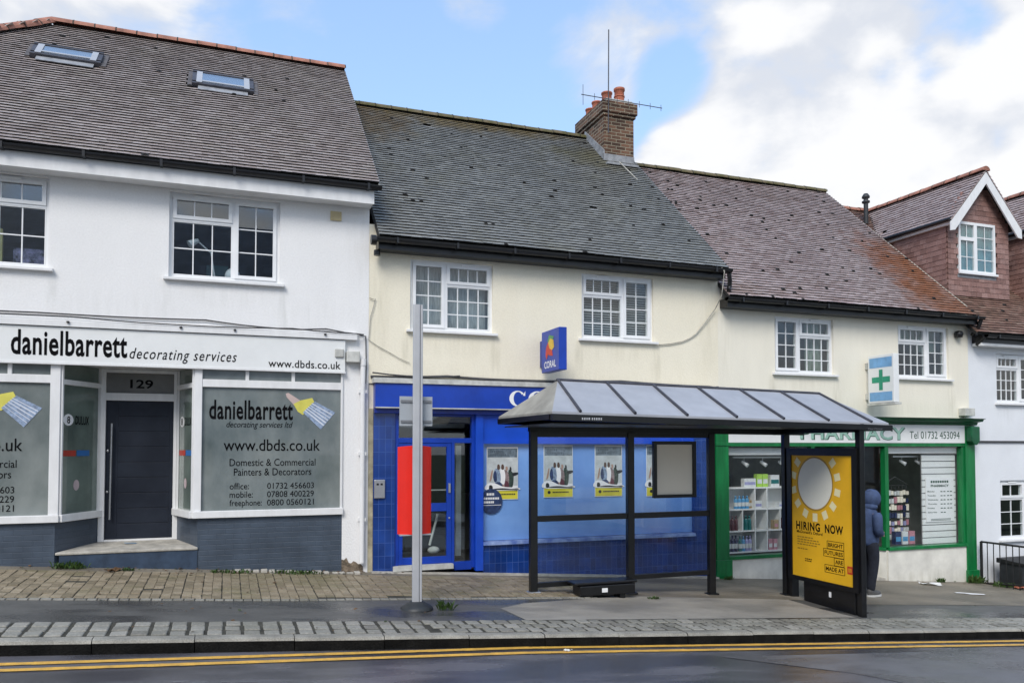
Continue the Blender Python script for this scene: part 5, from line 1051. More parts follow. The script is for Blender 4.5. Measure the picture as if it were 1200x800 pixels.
# railing and box in the end house's front yard
ra = thing('iron_railing', (14.7, -.6, gz(14.7)), 'black iron railing in front of the white end house', 'railing')
pts = [(14.66, -.12), (14.66, -1.25), (19.0, -1.25)]
mb = MB(); tz = .13
for a, b in zip(pts, pts[1:]):
    mb = MB(); mb.tube([(*a, tz), (*b, tz)], .022, 6); mb.build('rail', M['iron'], ra)
    mb = MB(); mb.tube([(*a, -.72 if a[1] > -1 else gz(a[0]) + .12), (*b, gz(b[0]) + .12)], .018, 6); mb.build('rail', M['iron'], ra)
def bal(x, y, r=.010): mb = MB(); mb.tube([(x, y, gz(x, y) - .02), (x, y, tz)], r, 6); mb.build('baluster', M['iron'], ra)
for k in range(9): bal(14.66, -.12 - k * .138, .03 if k in (0,) else .010)
for k in range(1, 22): bal(14.66 + k * .19, -1.25)
bx = thing('storage_box', (15.9, -.45, gz(15.9)), 'black storage box behind the iron railing', 'box')
mb = MB(); mb.box(15.0, 17.2, -.75, -.25, -.95, -.30); mb.build('body', M['rubber'], bx, bevel=.02)
mb = MB(); mb.prism([(-.80, -.30), (-.20, -.30), (-.20, -.20), (-.80, -.25)], 14.97, 17.23, lambda p, q, t: (t, p, q)); mb.build('lid', M['iron'], bx, bevel=.01)
mb = MB(); mb.box(15.25, 15.42, -.756, -.751, -.62, -.45); mb.build('label_plate', M['white_vinyl'], bx)

# ================================================================== bus shelter
bs = thing('bus_shelter', (6.4, -2.2, gz(6.4, -2.2)), 'black framed bus shelter with a pale grey ribbed metal roof', 'bus shelter')
TL = -.017                                        # the shelter leans a little with the hill
tz_ = lambda x: TL * (x - 3.8)
xa, xb, yf_, yb_, ze_, zr_s = 3.765, 9.10, -3.20, -1.30, 2.515, 2.985; ym = -2.25; ra_, rb_ = 4.25, 8.68
fl_, fr_, bl_, br_ = Vector((xa, yf_, ze_)), Vector((xb, yf_, ze_ + tz_(xb))), Vector((xa - .04, yb_, ze_)), Vector((xb, yb_, ze_ + tz_(xb)))
pa, pb = Vector((ra_, ym, zr_s)), Vector((rb_, ym, zr_s + tz_(rb_)))
r = MB(); dn = Vector((0, 0, -.03)); n = 7
def panel(poly, m): r.raw([*poly, *[p + dn for p in poly]], [tuple(range(len(poly))), tuple(range(2 * len(poly) - 1, len(poly) - 1, -1))] + [(i, i + len(poly), (i + 1) % len(poly) + len(poly), (i + 1) % len(poly)) for i in range(len(poly))], m)
panel([fl_, fr_, pb, pa], 0); panel([br_, bl_, pa, pb], 0); panel([bl_, fl_, pa], 1); panel([fr_, br_, pb], 0)
ro = r.build('roof', [M['roof_metal'], M['roof_dull']], bs)
r = MB()
for k in range(n):
    f0 = k / (n - 1); top = pa.lerp(pb, f0); xx = xa + .38 + (xb - xa - .70) * f0; bot = Vector((xx, yf_ - .01, ze_ + tz_(xx))); bot2 = Vector((xx, yb_ + .01, ze_ + tz_(xx)))
    for q in (bot, bot2):
        r.tube([top + Vector((0, 0, .012)), q + Vector((0, 0, .012))], .02, 6)
r.tube([pa + Vector((0, 0, .008)), pb + Vector((0, 0, .008))], .022, 6)
r.build('roof_rib', M['seam'], ro)
r = MB()
def beam(A, B, w_, h0, h1):
    A, B = Vector(A), Vector(B); t = (B - A).normalized(); s_ = Vector((t.y, -t.x, 0)).normalized() * w_ / 2
    r.hexa([A - s_ + Vector((0, 0, h0)), B - s_ + Vector((0, 0, h0)), B + s_ + Vector((0, 0, h0)), A + s_ + Vector((0, 0, h0)), A - s_ + Vector((0, 0, h1)), B - s_ + Vector((0, 0, h1)), B + s_ + Vector((0, 0, h1)), A + s_ + Vector((0, 0, h1))][::1])
beam(fl_ + Vector((-.02, -.02, 0)), fr_ + Vector((.02, -.02, 0)), .07, -.112, -.032); beam(bl_, br_, .06, -.11, -.032)
beam(fl_ + Vector((0, .03, 0)), bl_ - Vector((0, .03, 0)), .06, -.10, -.034); beam(fr_ + Vector((0, .03, 0)), br_ - Vector((0, .03, 0)), .06, -.11, -.034)
r.build('gutter', M['shelter'], ro)
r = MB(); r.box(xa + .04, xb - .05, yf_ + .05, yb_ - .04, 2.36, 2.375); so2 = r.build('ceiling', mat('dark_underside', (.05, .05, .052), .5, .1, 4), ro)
r = MB(); beam((4.10, -1.55, 2.30), (8.95, -1.55, 2.27), .09, -.0, .13); beam((8.55, -3.12, 2.29), (8.55, -1.6, 2.29), .09, .0, .13); r.build('frame_beam', M['shelter'], bs)
YR = -1.55; PX_ = [4.165, 5.735, 7.165, 8.60]
for i, x in enumerate(PX_):
    mb = MB(); g0 = gz(x, YR) - .02; mb.box(x - .055, x + .055, YR - .045, YR + .045, g0, 2.32); mb.build('post', M['shelter'], bs, bevel=.008)
    mb = MB(); mb.box(x - .09, x + .09, YR - .08, YR + .08, g0, g0 + .045); mb.build('foot_plate', M['steel'] if i == 0 else M['shelter'], bs, bevel=.01)
for x0, x1, zb in ((4.222, 5.678, .13), (5.792, 7.108, .16)):
    for q in ((YR - .035, YR + .035, zb - .07, zb), (YR - .03, YR + .03, 1.00, 1.085), (YR - .03, YR + .03, 2.22, 2.30)): mb = MB(); mb.box(x0, x1, *q); mb.build('rail', M['shelter'], bs, bevel=.005)
    for q in ((zb, 1.0), (1.085, 2.22)): mb = MB(); mb.box(x0, x1, YR - .004, YR + .004, *q); mb.build('glass_panel', M['glass_shelter'], bs)
    
# notice case on the glass
a, b, c, d = 6.11, 6.86, 1.30, 2.165
mb = MB(); y0 = YR - .07
mb.box(a, a + .055, y0, YR - .006, c, d); mb.box(b - .055, b, y0, YR - .006, c, d); mb.box(a + .055, b - .055, y0 + .001, YR - .006, c, c + .05); mb.box(a + .055, b - .055, y0 + .001, YR - .006, d - .05, d); mb.box(a + .055, b - .055, YR - .03, YR - .0065, c + .05, d - .05)
no_ = mb.build('notice_case', M['shelter'], bs, bevel=.004)
mb = MB(); mb.box(a + .056, b - .056, YR - .036, YR - .031, c + .051, d - .051); mb.build('notice_sheet', M['board_cream'], no_)
# advertising panel across the end
XA = 8.55
mb = MB(); mb.box(XA + .012, XA + .11, -3.15, -1.66, -.02, 2.06); ad = mb.build('advert_case', M['shelter'], bs, bevel=.012)
mb = MB()
for b4 in ((XA - .02, XA + .012, -3.155, -3.06, -.02, 2.06), (XA - .02, XA + .012, -1.76, -1.66, -.02, 2.06), (XA - .0195, XA + .0119, -3.06, -1.76, 1.945, 2.06), (XA - .0195, XA + .0119, -3.06, -1.76, -.02, .045)): mb.box(*b4)
mb.build('advert_frame', M['shelter'], ad)
mb = MB(); mb.box(XA + .0, XA + .011, -3.06, -1.76, .045, 1.945)
pn = mb.build('poster', M['poster_yellow'], ad)
mb = MB(); mb.box(XA + .02, XA + .10, -3.06, -1.98, -.44, -.021); mb.build('plinth', M['shelter'], ad, bevel=.01)
mb = MB(); mb.box(XA + .012, XA + .0195, -2.58, -2.54, -.18, -.10); mb.build('lock_plate', M['white_vinyl'], ad)
mb = MB(); mb.box(XA + .015, XA + .10, -3.20, -3.10, gz(XA, -3.1) - .02, 2.42); mb.build('post', M['shelter'], bs, bevel=.01)
mb = MB(); mb.box(XA + .03, XA + .17, -1.70, -1.60, gz(XA, -1.6) - .02, 2.06) ; mb.build('post', M['shelter'], bs, bevel=.01)
FA = lambda u, w_: (XA - .0015, -1.76 - 1.30 * u, .045 + 1.90 * w_)
mb = MB()
def apoly(pts, m, dd=0.0): mb.face([Vector(FA(u, v)) - Vector((dd, 0, 0)) for u, v in pts], m)
cu, cv, ru, rv = .40, .772, .285, .207
apoly([(cu + (ru + .02) * math.cos(2 * math.pi * k / 48), cv + (rv + .014) * math.sin(2 * math.pi * k / 48)) for k in range(48)][::-1], 2); apoly([(cu + ru * math.cos(2 * math.pi * k / 48), cv + rv * math.sin(2 * math.pi * k / 48)) for k in range(48)][::-1], 1, .0006)
for k in range(14):
    an = 2 * math.pi * (k + .5) / 14 - math.pi / 2 + math.pi / 14
    ca, sa = math.cos(an), math.sin(an); w1 = .034
    P4 = []
    for rad, sd in ((1.16, -1), (1.16, 1), (1.48, 1), (1.48, -1)):
        P4.append((cu + ru * rad * ca - sd * w1 * sa * 1.2, cv + rv * rad * sa + sd * w1 * ca * .85))
    if all(.0 <= p[0] <= .995 and p[1] <= .995 for p in P4): apoly(P4[::-1], 3, .0005)
    elif all(p[1] <= .999 and p[0] > -.14 for p in P4): apoly([(max(.004, min(.99, p[0])), p[1]) for p in P4][::-1], 3, .0005)
FW_ = lambda u, w_: FA(u, w_)
write(mb, 'HIRING', .07, .48, .385, .455, FW_, 0, bold=.035, spacing=1.15); write(mb, 'NOW', .56, .85, .385, .455, FW_, 0, bold=.035, spacing=1.1); write(mb, "McDonald's Otford", .08, .52, .358, .382, FW_, 0, bold=.02)
for k, (l, v) in enumerate(((.30, .322), (.36, .302), (.40, .282), (.33, .262), (.16, .226))):
    u = .09
    while u < .09 + l - .02: q = random.uniform(.02, .05); apoly([(u, v), (u, v + .009), (u + q, v + .009), (u + q, v)], 4, .0002); u += q + .012
for s_, u0, u1, v in (('BRIGHT', .59, .86, .268), ('FUTURES', .53, .86, .205), ('ARE', .70, .86, .142), ('MADE AT', .55, .87, .079)):
    write(mb, s_, u0 + .02, u1 - .02, v + .012, v + .044, FW_, 0, bold=.02)
    for (a, b, c, d) in ((u0, u1, v - .004, v), (u0, u1, v + .056, v + .060), (u0, u0 + .008, v, v + .056), (u1 - .008, u1, v, v + .056)): apoly([(a, c), (a, d), (b, d), (b, c)], 0, .0001)
apoly([(.905, .095), (.905, .155), (.985, .155), (.985, .095)], 5, .0002)
for o in (0, .026):
    cx_ = .932 + o
    arc = [(cx_ + .013 * math.cos(math.pi * k / 8), .108 + .034 * math.sin(math.pi * k / 8)) for k in range(9)]; inn = [(cx_ + .007 * math.cos(math.pi * k / 8), .108 + .027 * math.sin(math.pi * k / 8)) for k in range(9)]
    for k in range(8): apoly([arc[k], arc[k + 1], inn[k + 1], inn[k]], 6, .0006)
for v, l in ((.148, .10), (.132, .10)):
    u = .22
    while u < .22 + l: q = random.uniform(.015, .03); apoly([(u, v), (u, v + .009), (u + q, v + .009), (u + q, v)], 0, .0002); u += q + .008
mb.build('lettering', [M['black_vinyl'], mat('poster_pale_disc', (.84, .83, .73), .7, .02, 3, spec=.1), mat('poster_ochre', (.48, .27, .02), .4, .05, 3), mat('poster_ray', (.90, .82, .48), .5, .03, 3), mat('poster_small_print', (.35, .20, .01), .5, .1, 9), mat('poster_red', (.62, .05, .02), .4), mat('poster_gold', (.85, .5, .02), .4)], pn)
mb = MB(); F = lambda u, w_: (u, yf_ - .0585, w_)
k = 4.14
for lw in (.018, .02, .016, .022, .0, .018, .016, .02, .02, .018):
    if lw: mb.face([F(k, 2.412), F(k + lw, 2.412), F(k + lw, 2.44), F(k, 2.44)])
    k += lw + .012
write(mb, 'Clear Channel', 8.66, 8.92, 2.325, 2.352, F, 1); mb.build('lettering', [M['alu'], M['alu_dk']], ro)
ub = thing('low_box', (5.15, -1.75, gz(5.15, -1.75)), 'low black box on the ground under the bus shelter glass', 'box')
mb = MB(); z = gz(5.15, -1.78); mb.box(4.73, 5.60, -1.93, -1.66, z + .05, z + .19); mb.build('body', M['shelter'], ub, bevel=.012)
mb = MB(); mb.box(4.66, 5.66, -1.90, -1.62, z + .195, z + .235); mb.build('lid', M['shelter'], ub, bevel=.012)
for x in (4.9, 5.42): mb = MB(); mb.box(x - .04, x + .04, -1.9, -1.7, gz(x, -1.8) - .01, z + .07); mb.build('foot', M['shelter'], ub)
mb = MB(); mb.box(5.07, 5.16, -1.934, -1.931, z + .09, z + .15); mb.build('label_plate', M['white_vinyl'], ub)

# ================================================================== bus stop pole
ps = thing('bus_stop_pole', (2.21, -2.6, gz(2.21, -2.6)), 'tall grey aluminium bus stop pole with a red curved panel', 'bus stop')
px, py = 2.21, -2.62; zb = gz(px, py)
def rrect(hx, hy, rad, n=4):
    o = []
    for cx_, cy_, a0 in ((hx - rad, hy - rad, 0), (-hx + rad, hy - rad, 90), (-hx + rad, -hy + rad, 180), (hx - rad, -hy + rad, 270)):
        o += [(cx_ + rad * math.cos(R(a0 + 90 * k / n)), cy_ + rad * math.sin(R(a0 + 90 * k / n))) for k in range(n + 1)]
    return o
mb = MB()
rot = lambda x, y, a=R(-12): (px + x * math.cos(a) - y * math.sin(a), py + x * math.sin(a) + y * math.cos(a))
mb.prism([rot(x - .012, y) for x, y in rrect(.046, .05, .02)], zb + .06, 3.83, lambda p, q, t: (p, q, t))
mb.prism([rot(x + .050, y) for x, y in rrect(.0135, .045, .008)], zb + .06, 3.826, lambda p, q, t: (p, q, t), 1)
mb.prism([rot(x + .036, y) for x, y in rrect(.006, .036, .004)], zb + .07, 3.82, lambda p, q, t: (p, q, t), 2)
pole_o = mb.build('post', [M['alu'], M['alu'], M['seam']], ps)
for p in pole_o.data.polygons: p.use_smooth = False
mb = MB(); mb.lathe((px, py, zb - .005), [(.20, 0), (.20, .018), (.17, .045), (.10, .085), (.075, .10)], 24); mb.build('base', M['rubber'], ps)
# flag seen edge on, its bracket clips
d = (Vector((px, py, 0)) - Vector((CAM.x, CAM.y, 0))).normalized(); d = Matrix.Rotation(R(3.2), 3, 'Z') @ d; sd = Vector((-d.y, d.x, 0)); o0 = Vector((px, py, 0)) + d * .07
mb = MB(); mb.hexa([o0 + sd * s_ + d * t + Vector((0, 0, z)) for z in (3.12, 3.79) for s_, t in ((-.012, 0), (-.012, .46), (.012, .46), (.012, 0))][::1]); fo = mb.build('flag', M['sign_white'], ps)
mb = MB()
for z0, z1, m in ((3.40, 3.52, 0), (3.20, 3.27, 1)): mb.hexa([o0 + sd * s_ + d * t + Vector((0, 0, z)) for z in (z0, z1) for s_, t in ((.0125, .05), (.0125, .41), (.0135, .41), (.0135, .05))], m)
mb.build('flag_graphic', [PM[3], PM[1]], fo)
# square plate, seen from behind, on two rails
mb = MB(); mb.box(2.00, 2.415, -2.56, -2.553, 2.335, 2.70); pl = mb.build('sign_plate', mat('plate_back_grey', (.40, .43, .46), .5, .06, 4), ps, bevel=.002)
mb = MB(); mb.box(2.015, 2.40, -2.574, -2.5605, 2.625, 2.655); mb.box(2.015, 2.40, -2.574, -2.5605, 2.375, 2.405); mb.build('bracket', M['alu_dk'], pl)
# red curved panel behind the post
mb = MB(); n = 16; V = []; ctr = (2.215, -2.57)
for z in (1.0, 2.075):
    for k in range(n + 1):
        f0 = k / n * 2 - 1; x = ctr[0] + .212 * f0; y = ctr[1] + .01 - .11 * (1 - f0 * f0) + .10
        V.append((x, y, z + (.018 * (1 - f0 * f0) if z > 2 else 0)))
mb.raw(V, [(k, k + 1, n + 2 + k, n + 1 + k) for k in range(n)], 0, True)
V2 = [(x, y + .02, z) for x, y, z in V]; mb.raw(V2, [(k + 1, k, n + 1 + k, n + 2 + k) for k in range(n)], 0, True)
for k in range(n): mb.face([V[n + 1 + k], V[n + 2 + k], V2[n + 2 + k], V2[n + 1 + k]]); mb.face([V[k + 1], V[k], V2[k], V2[k + 1]])
for k in (0, n): mb.face([V[k], V[n + 1 + k], V2[n + 1 + k], V2[k]])
rp_ = mb.build('red_panel', M['red'], ps)
mb = MB(); mb.box(2.015, 2.415, -2.55, -2.47, .985, 1.0); mb.build('lower_edge', M['alu'], rp_)

# ================================================================== the person behind the shelter's end
pe = thing('person', (10.30, -1.55, gz(10.30, -1.55)), 'person in a blue hooded coat and dark jeans standing behind the advertising panel', 'person')
PB = Vector((10.30, -1.55, gz(10.30, -1.55)))
def skin(name, verts, edges, rad, m, sub=2, parent=pe):
    me = bpy.data.meshes.new(name); me.from_pydata([PB - ORG[pe.name] + Vector(v) for v in verts], edges, []); me.materials.append(m)
    o = bpy.data.objects.new(name, me); COL.objects.link(o); o.parent = parent; ORG[o.name] = ORG[pe.name]
    sk = o.modifiers.new('skin', 'SKIN'); sk.use_smooth_shade = True
    for i, r_ in enumerate(rad): me.skin_vertices[0].data[i].radius = r_ if isinstance(r_, tuple) else (r_, r_)
    me.skin_vertices[0].data[0].use_root = True
    ss = o.modifiers.new('sub', 'SUBSURF'); ss.levels = sub; ss.render_levels = sub
    return o
# faces right (+x); slightly stooped, hands together in front
bod = skin('body', [(0, 0, .93), (.0, 0, 1.15), (.01, 0, 1.36), (.05, 0, 1.48), (.10, 0, 1.60), (.115, 0, 1.69),
                    (0, .075, .90), (.03, .105, .50), (-.01, .105, .09), (.13, .115, .05), (0, -.075, .90), (.0, -.105, .50), (-.05, -.105, .09), (.09, -.115, .05),
                    (.0, .15, 1.36), (-.02, .235, 1.13), (.20, .09, 1.05), (.25, .065, 1.065), (.0, -.15, 1.36), (-.02, -.235, 1.13), (.20, -.09, 1.05), (.25, -.065, 1.065)],
           [(0, 1), (1, 2), (2, 3), (3, 4), (4, 5), (0, 6), (6, 7), (7, 8), (8, 9), (0, 10), (10, 11), (11, 12), (12, 13), (2, 14), (14, 15), (15, 16), (16, 17), (2, 18), (18, 19), (19, 20), (20, 21)],
           [(.08, .09), (.085, .095), (.085, .095), .055, (.085, .08), (.09, .085), .06, .05, .04, .03, .06, .05, .04, .03, .04, .038, .033, .033, .04, .038, .033, .033], M['skin'])
mb = MB(); hc = PB + Vector((.185, 0, 1.63)); mb.ball(hc + Vector((.005, 0, .0)), .018, .014, .03)
for s_ in (-1, 1): mb.ball(hc + Vector((-.012, s_ * .032, .035)), .012, .014, .009, 1)
mb.ball(hc + Vector((-.012, 0, -.05)), .012, .026, .008, 2); mb.build('face', [M['skin'], M['black_vinyl'], PM[8]], pe)
for s_ in (-1, 1):
    for k in range(4):
        skin('finger', [(.25, s_ * (.075 - .0), 1.07 - .02 * k), (.29, s_ * .06, 1.065 - .022 * k), (.315, s_ * .03, 1.06 - .022 * k), (.31, s_ * .008, 1.055 - .022 * k)], [(0, 1), (1, 2), (2, 3)], [.010, .0095, .009, .008], M['skin'], 1, bod)
    skin('thumb', [(.22, s_ * .05, 1.09), (.25, s_ * .035, 1.12), (.27, s_ * .018, 1.125)], [(0, 1), (1, 2)], [.012, .011, .009], M['skin'], 1, bod)
skin('coat', [(.0, 0, .83), (-.005, 0, .95), (-.01, 0, 1.10), (-.005, 0, 1.24), (.01, 0, 1.36), (.035, 0, 1.45), (.06, 0, 1.50)], [(i, i + 1) for i in range(6)],
     [(.165, .205), (.165, .20), (.16, .195), (.17, .205), (.165, .215), (.12, .15), (.09, .09)], M['coat'])
for s_ in (-1, 1):
    skin('sleeve', [(.02, s_ * .165, 1.42), (.005, s_ * .205, 1.33), (-.015, s_ * .235, 1.22), (-.02, s_ * .24, 1.12), (.04, s_ * .205, 1.075), (.12, s_ * .145, 1.06), (.20, s_ * .09, 1.055)], [(i, i + 1) for i in range(6)],
         [.085, .09, .08, .08, .075, .07, .055], M['coat'])
# the hood: a cap round the head that opens towards +x
mb = MB(); n, kk = 18, 12; V = []; c = PB + Vector((.085, 0, 1.635))
for j in range(kk + 1):
    a = R(20) + (R(168) - R(20)) * j / kk
    for i in range(n + 1):
        b = R(52) + (R(308) - R(52)) * i / n
        V.append(c + Vector((.155 * math.sin(a) * math.cos(b) * (1.05 if math.cos(b) > 0 else .98), .138 * math.sin(a) * math.sin(b), .165 * math.cos(a) + .01)))
mb.raw(V, [(j * (n + 1) + i, j * (n + 1) + i + 1, (j + 1) * (n + 1) + i + 1, (j + 1) * (n + 1) + i) for j in range(kk) for i in range(n)], 0, True)
V2 = [c + (v - c) * .9 for v in V]; mb.raw(V2, [(j * (n + 1) + i + 1, j * (n + 1) + i, (j + 1) * (n + 1) + i, (j + 1) * (n + 1) + i + 1) for j in range(kk) for i in range(n)], 1, True)
mb.ball(c + Vector((-.015, 0, .135)), .085, .08, .035); mb.ball(c + Vector((-.05, 0, -.13)), .13, .14, .07); mb.build('hood', [M['coat'], M['jean']], pe)
for s_, k0, k1 in ((1, (.03, .108), (-.02, .108)), (-1, (.0, .108), (-.06, .108))):
    skin('jeans', [(0, s_ * .07, .93), (.005, s_ * .09, .82), (.02, s_ * .10, .66), (k0[0], s_ * k0[1], .50), (k0[0] * .6 + k1[0] * .4, s_ * .108, .36), (k1[0], s_ * k1[1], .22), (k1[0], s_ * k1[1], .085)], [(i, i + 1) for i in range(6)],
         [(.12, .11), (.115, .105), .098, .085, .082, .075, .078], M['jean'])
for s_, ox in ((1, -.02), (-1, -.06)):
    mb = MB(); cx_, cy_ = PB.x + ox, PB.y + .108 * s_; z = gz(cx_, cy_)
    mb.raw([], []); mb.ball((cx_ + .06, cy_, z + .055), .145, .052, .055, 0, 14, 8); mb.ball((cx_ - .01, cy_, z + .09), .07, .05, .06, 0); mb.build('shoe', M['shoe'], pe)
    so_ = MB(); so_.prism([(cx_ + .06 + .155 * math.cos(2 * math.pi * k / 20), cy_ + .056 * math.sin(2 * math.pi * k / 20)) for k in range(20)], z + .002, z + .035, lambda p, q, t: (p, q, t)); so_.build('sole', M['sole'], pe)

# ================================================================== weeds, leaves and litter
def weed(x, y, spread, n, h, lab, m='leaf'):
    mb = MB(); o = gz(x, y)
    for k in range(n):
        a = random.uniform(0, 6.28); rr = spread * math.sqrt(random.random()); bx_, by_ = x + rr * math.cos(a), min(-.03, y + .35 * rr * math.sin(a)); z0 = gz(bx_, by_)
        l = h * random.uniform(.4, 1.0); dx, dy = random.uniform(-.6, .6) * l, random.uniform(-.5, .3) * l; wv = random.uniform(.008, .02)
        tip = Vector((bx_ + dx, by_ + dy, z0 + l * random.uniform(.5, 1))); mid = Vector((bx_, by_, z0)).lerp(tip, .55) + Vector((0, 0, .15 * l)); sd_ = Vector((-dy, dx, 0)); sd_ = (sd_.normalized() if sd_.length > 1e-4 else Vector((1, 0, 0))) * wv
        mb.raw([(bx_, by_, z0 - .005), mid - sd_, tip, mid + sd_], [(0, 1, 2), (0, 2, 3)])
    tag(mb.build('weed', M[m]), lab, 'weed', 'weeds along the wall foot')
weed(-1.95, -.12, .22, 130, .13, 'bushy green weed against the blue step of the decorators\' shop')
weed(-1.25, -.22, .12, 40, .07, 'small green weed in front of the shop doorstep')
weed(.1, -.28, .28, 90, .08, 'low patch of weeds below the right shop window of the white house')
weed(1.0, -.26, .35, 110, .09, 'trailing weeds near the foot of the white pier')
weed(2.55, -2.72, .10, 45, .16, 'pale weed sprouting beside the bus stop base')
weed(14.45, -.16, .20, 120, .22, 'dense weed at the foot of the right green pilaster')
weed(13.55, -.12, .12, 50, .13, 'small weed under the right pharmacy window')
weed(14.75, -.55, .3, 110, .14, 'weeds spreading in front of the pilaster and the railing')
weed(15.7, -1.45, .3, 120, .2, 'weeds growing through the foot of the railing')
weed(8.45, -.18, .10, 40, .10, 'small weed at the foot of the left green pilaster')
weed(10.0, -.12, .15, 40, .08, 'low weed under the left pharmacy window')
weed(5.9, -1.95, .12, 40, .07, 'low weed beside the black box under the shelter')
mb = MB()
for k in range(420):
    x = random.choice((random.uniform(-6, 3), random.uniform(-1.5, 2.0), random.uniform(13, 18))); y = -abs(random.gauss(.18, .14)) if random.random() < .75 else random.uniform(-3.9, -.3); z = gz(x, y) + .022
    a = random.uniform(0, 6.28); s_ = random.uniform(.012, .032); u = Vector((math.cos(a), math.sin(a), random.uniform(-.2, .2))) * s_; v = Vector((-math.sin(a), math.cos(a), random.uniform(.0, .5))) * s_ * .6
    c = Vector((x, y, z)); mb.raw([c - u, c - v, c + u, c + v], [(0, 1, 2, 3)], random.choice((0, 0, 1)))
tag(mb.build('fallen_leaves', [M['dead_leaf'], M['earth']]), 'scattered dead leaves and crumbs along the wall foot', 'leaves', kind='stuff')
def litter(x, y, w_, d_, h, m, lab, rot_=.3):
    mb = MB(); z = gz(x, y) + .012; c_, s_ = math.cos(rot_), math.sin(rot_); n = 5; V = []
    for j in range(n):
        for i in range(n):
            a, b = (i / (n - 1) - .5) * w_, (j / (n - 1) - .5) * d_; X, Y = x + a * c_ - b * s_, y + a * s_ + b * c_
            V.append((X, Y, gz(X, Y) + .010 + random.uniform(0, h)))
    mb.raw(V, [(j * n + i, j * n + i + 1, (j + 1) * n + i + 1, (j + 1) * n + i) for j in range(n - 1) for i in range(n - 1)])
    tag(mb.build('litter', m), lab, 'litter', 'litter on the pavement')
litter(12.9, -.45, .42, .16, .05, M['paper'], 'crumpled white wrapper below the right pharmacy window', -.2)
litter(12.85, -1.35, .55, .10, .012, M['white_vinyl'], 'flat white strip on the pavement in front of the pharmacy', -.35)
litter(15.2, -.95, .35, .16, .06, M['paper'], 'crumpled pale wrapper by the iron railing', .3)
litter(14.9, -.75, .28, .18, .07, M['terracotta'], 'crumpled brown wrapper at the corner of the iron railing', .8)
litter(-1.4, -.33, .22, .10, .05, M['dead_leaf'], 'crumpled brown wrapper before the doorstep', .7)
litter(3.5, -4.25, .10, .06, .02, M['paper'], 'tiny paper scrap in the gutter left of the shelter', .5)
litter(-1.28, .45, .16, .06, .0, mat('blue_cloth', (.16, .36, .62), .8), 'blue scrap of cloth on the decorators\' doorstep', .1)
[setattr(v, 'co', v.co + Vector((0, 0, .29 - .0))) for v in bpy.data.objects['litter.006'].data.vertices]
# broken stone edging at the wall foot
for k in range(16):
    x = .15 + k * .112 + random.uniform(-.02, .02); mb = MB(); w_ = random.uniform(.07, .10); z = gz(x, -.2); mb.box(x, x + w_, -.20 + random.uniform(-.04, .04), -.08, z - .02, z + random.uniform(.015, .045)); tag(mb.build('edging_stone', M['stone'], bevel=.008), 'small pale edging stone in the broken row below the white house', 'stone', 'edging stones')
# things on the upstairs sills of the white house
t = thing('desk_lamp', (-.42, .3, 4.5), 'white desk lamp behind the upstairs window beside the air vent', 'lamp')
mb = MB(); mb.tube([(-.18, .30, 4.52), (-.24, .30, 4.95), (-.42, .28, 5.10)], .012, 6); mb.build('arm', M['upvc'], t)
mb = MB(); mb.tube([(-.42, .28, 5.12), (-.54, .24, 5.04)], [.03, .06], 10); mb.build('shade', M['upvc'], t)
t = MB(); t.ball((.06, .27, 4.62), .11, .09, .12, 0, 14, 9); tag(t.build('globe', M['upvc']), 'round white globe on the upstairs sill of the white house', 'ornament')
t = MB(); t.box(-2.77, -2.36, .26, .30, 4.52, 4.80); tag(t.build('picture_box', mat('violet_print', (.30, .27, .46), .5, .5, 14)), 'violet patterned box behind the leftmost upstairs window', 'box')
t = MB(); t.box(-3.05, -2.9, .26, .31, 4.52, 5.05); tag(t.build('file_box', mat('straw_box', (.50, .44, .18), .6, .1, 8)), 'tall straw coloured box behind the leftmost upstairs window', 'box')
t = MB(); t.box(-.32, .0, .9, 1.0, 4.72, 4.90); tag(t.build('screen', mat('teal_screen', (.10, .24, .24), .5, .1, 8)), 'teal screen standing deep in the upstairs room of the white house', 'screen')

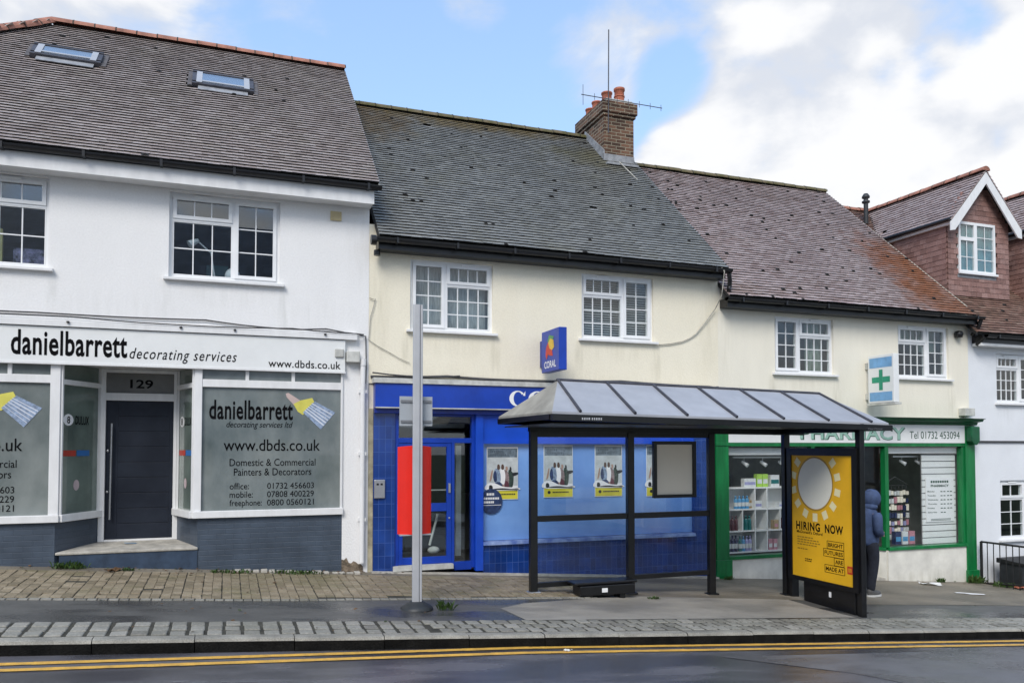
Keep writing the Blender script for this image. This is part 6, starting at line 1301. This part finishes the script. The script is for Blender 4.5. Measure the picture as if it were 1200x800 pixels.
# ================================================================== the terrace across the road, which the panes mirror
def opposite(x0, x1, zE, zR, m_wall, lab):
    o = thing('terraced_house', ((x0 + x1) / 2, -20, gz((x0 + x1) / 2, -20)), lab, 'house', 'houses across the road')
    y0, y1 = -20.0, -28.0; ym = -24.0; g_ = gz((x0 + x1) / 2) - .6; hol = []
    n = max(1, int((x1 - x0) / 3))
    mb = MB()
    for k in range(n):
        xc = x0 + (k + .5) * (x1 - x0) / n
        hol += [(xc - .7, xc + .7, g_ + 3.6, g_ + 4.9), (xc - .9, xc + .9, g_ + 1.0, g_ + 2.6)]
    xs = sorted({x0, x1, *[h[0] for h in hol], *[h[1] for h in hol]}); zs = sorted({g_, zE, *[h[2] for h in hol], *[h[3] for h in hol]})
    for a, b in zip(xs, xs[1:]):
        for c, d in zip(zs, zs[1:]):
            if any(h[0] < (a + b) / 2 < h[1] and h[2] < (c + d) / 2 < h[3] for h in hol): continue
            mb.face([(b, y0, c), (a, y0, c), (a, y0, d), (b, y0, d)])
    for x in (x0, x1): mb.face([(x, y0, g_), (x, y1, g_), (x, y1, zE), (x, ym, zR), (x, y0, zE)])
    mb.face([(x0, y1, g_), (x1, y1, g_), (x1, y1, zE), (x0, y1, zE)]); mb.face([(x0, y0 - .4, g_), (x1, y0 - .4, g_), (x1, y0 - .4, zE), (x0, y0 - .4, zE)], 1); mb.build('wall', [m_wall, M['interior']], o)
    mb = MB(); e = .3; mb.hexa([(x0, y0 + e, zE - .25), (x1, y0 + e, zE - .25), (x1, ym, zR - .1), (x0, ym, zR - .1), (x0, y0 + e, zE - .1), (x1, y0 + e, zE - .1), (x1, ym, zR + .05), (x0, ym, zR + .05)])
    mb.hexa([(x0, ym, zR - .1), (x1, ym, zR - .1), (x1, y1 - e, zE - .25), (x0, y1 - e, zE - .25), (x0, ym, zR + .05), (x1, ym, zR + .05), (x1, y1 - e, zE - .1), (x0, y1 - e, zE - .1)]); mb.build('roof', M['oproof'], o)
    for h in hol:
        f = MB(); a, b, c, d = h; f.box(a, a + .07, y0 - .12, y0 - .05, c, d); f.box(b - .07, b, y0 - .12, y0 - .05, c, d); f.box(a + .07, b - .07, y0 - .12, y0 - .05, c, c + .07); f.box(a + .07, b - .07, y0 - .12, y0 - .05, d - .07, d); f.box((a + b) / 2 - .03, (a + b) / 2 + .03, y0 - .115, y0 - .055, c + .07, d - .07)
        fo = f.build('window', M['upvc'], o); f = MB(); f.box(a + .07, b - .07, y0 - .09, y0 - .084, c + .07, d - .07); f.build('pane', M['glass'], fo)
M['oproof'] = gridmat('dark_slate_roof', (.17, .185, .215), (.04, .042, .05), .3, .16, .5, .008, .5, .4, bump=.6)
M['opbrick'] = gridmat('red_brick_wall', (.20, .085, .06), (.28, .24, .20), .225, .075, .85, .01, .5, .4)
opposite(-16, -6.2, 8.0, 11.9, M['opbrick'], 'red brick slate-roofed house across the road, leftmost of the row')
opposite(-6, 3.4, 7.6, 11.7, M['white_far'], 'white rendered slate-roofed house across the road')

opposite(16.4, 28, 4.0, 7.2, M['cream_far'], 'cream rendered slate-roofed house across the road, set back to the right of the others')
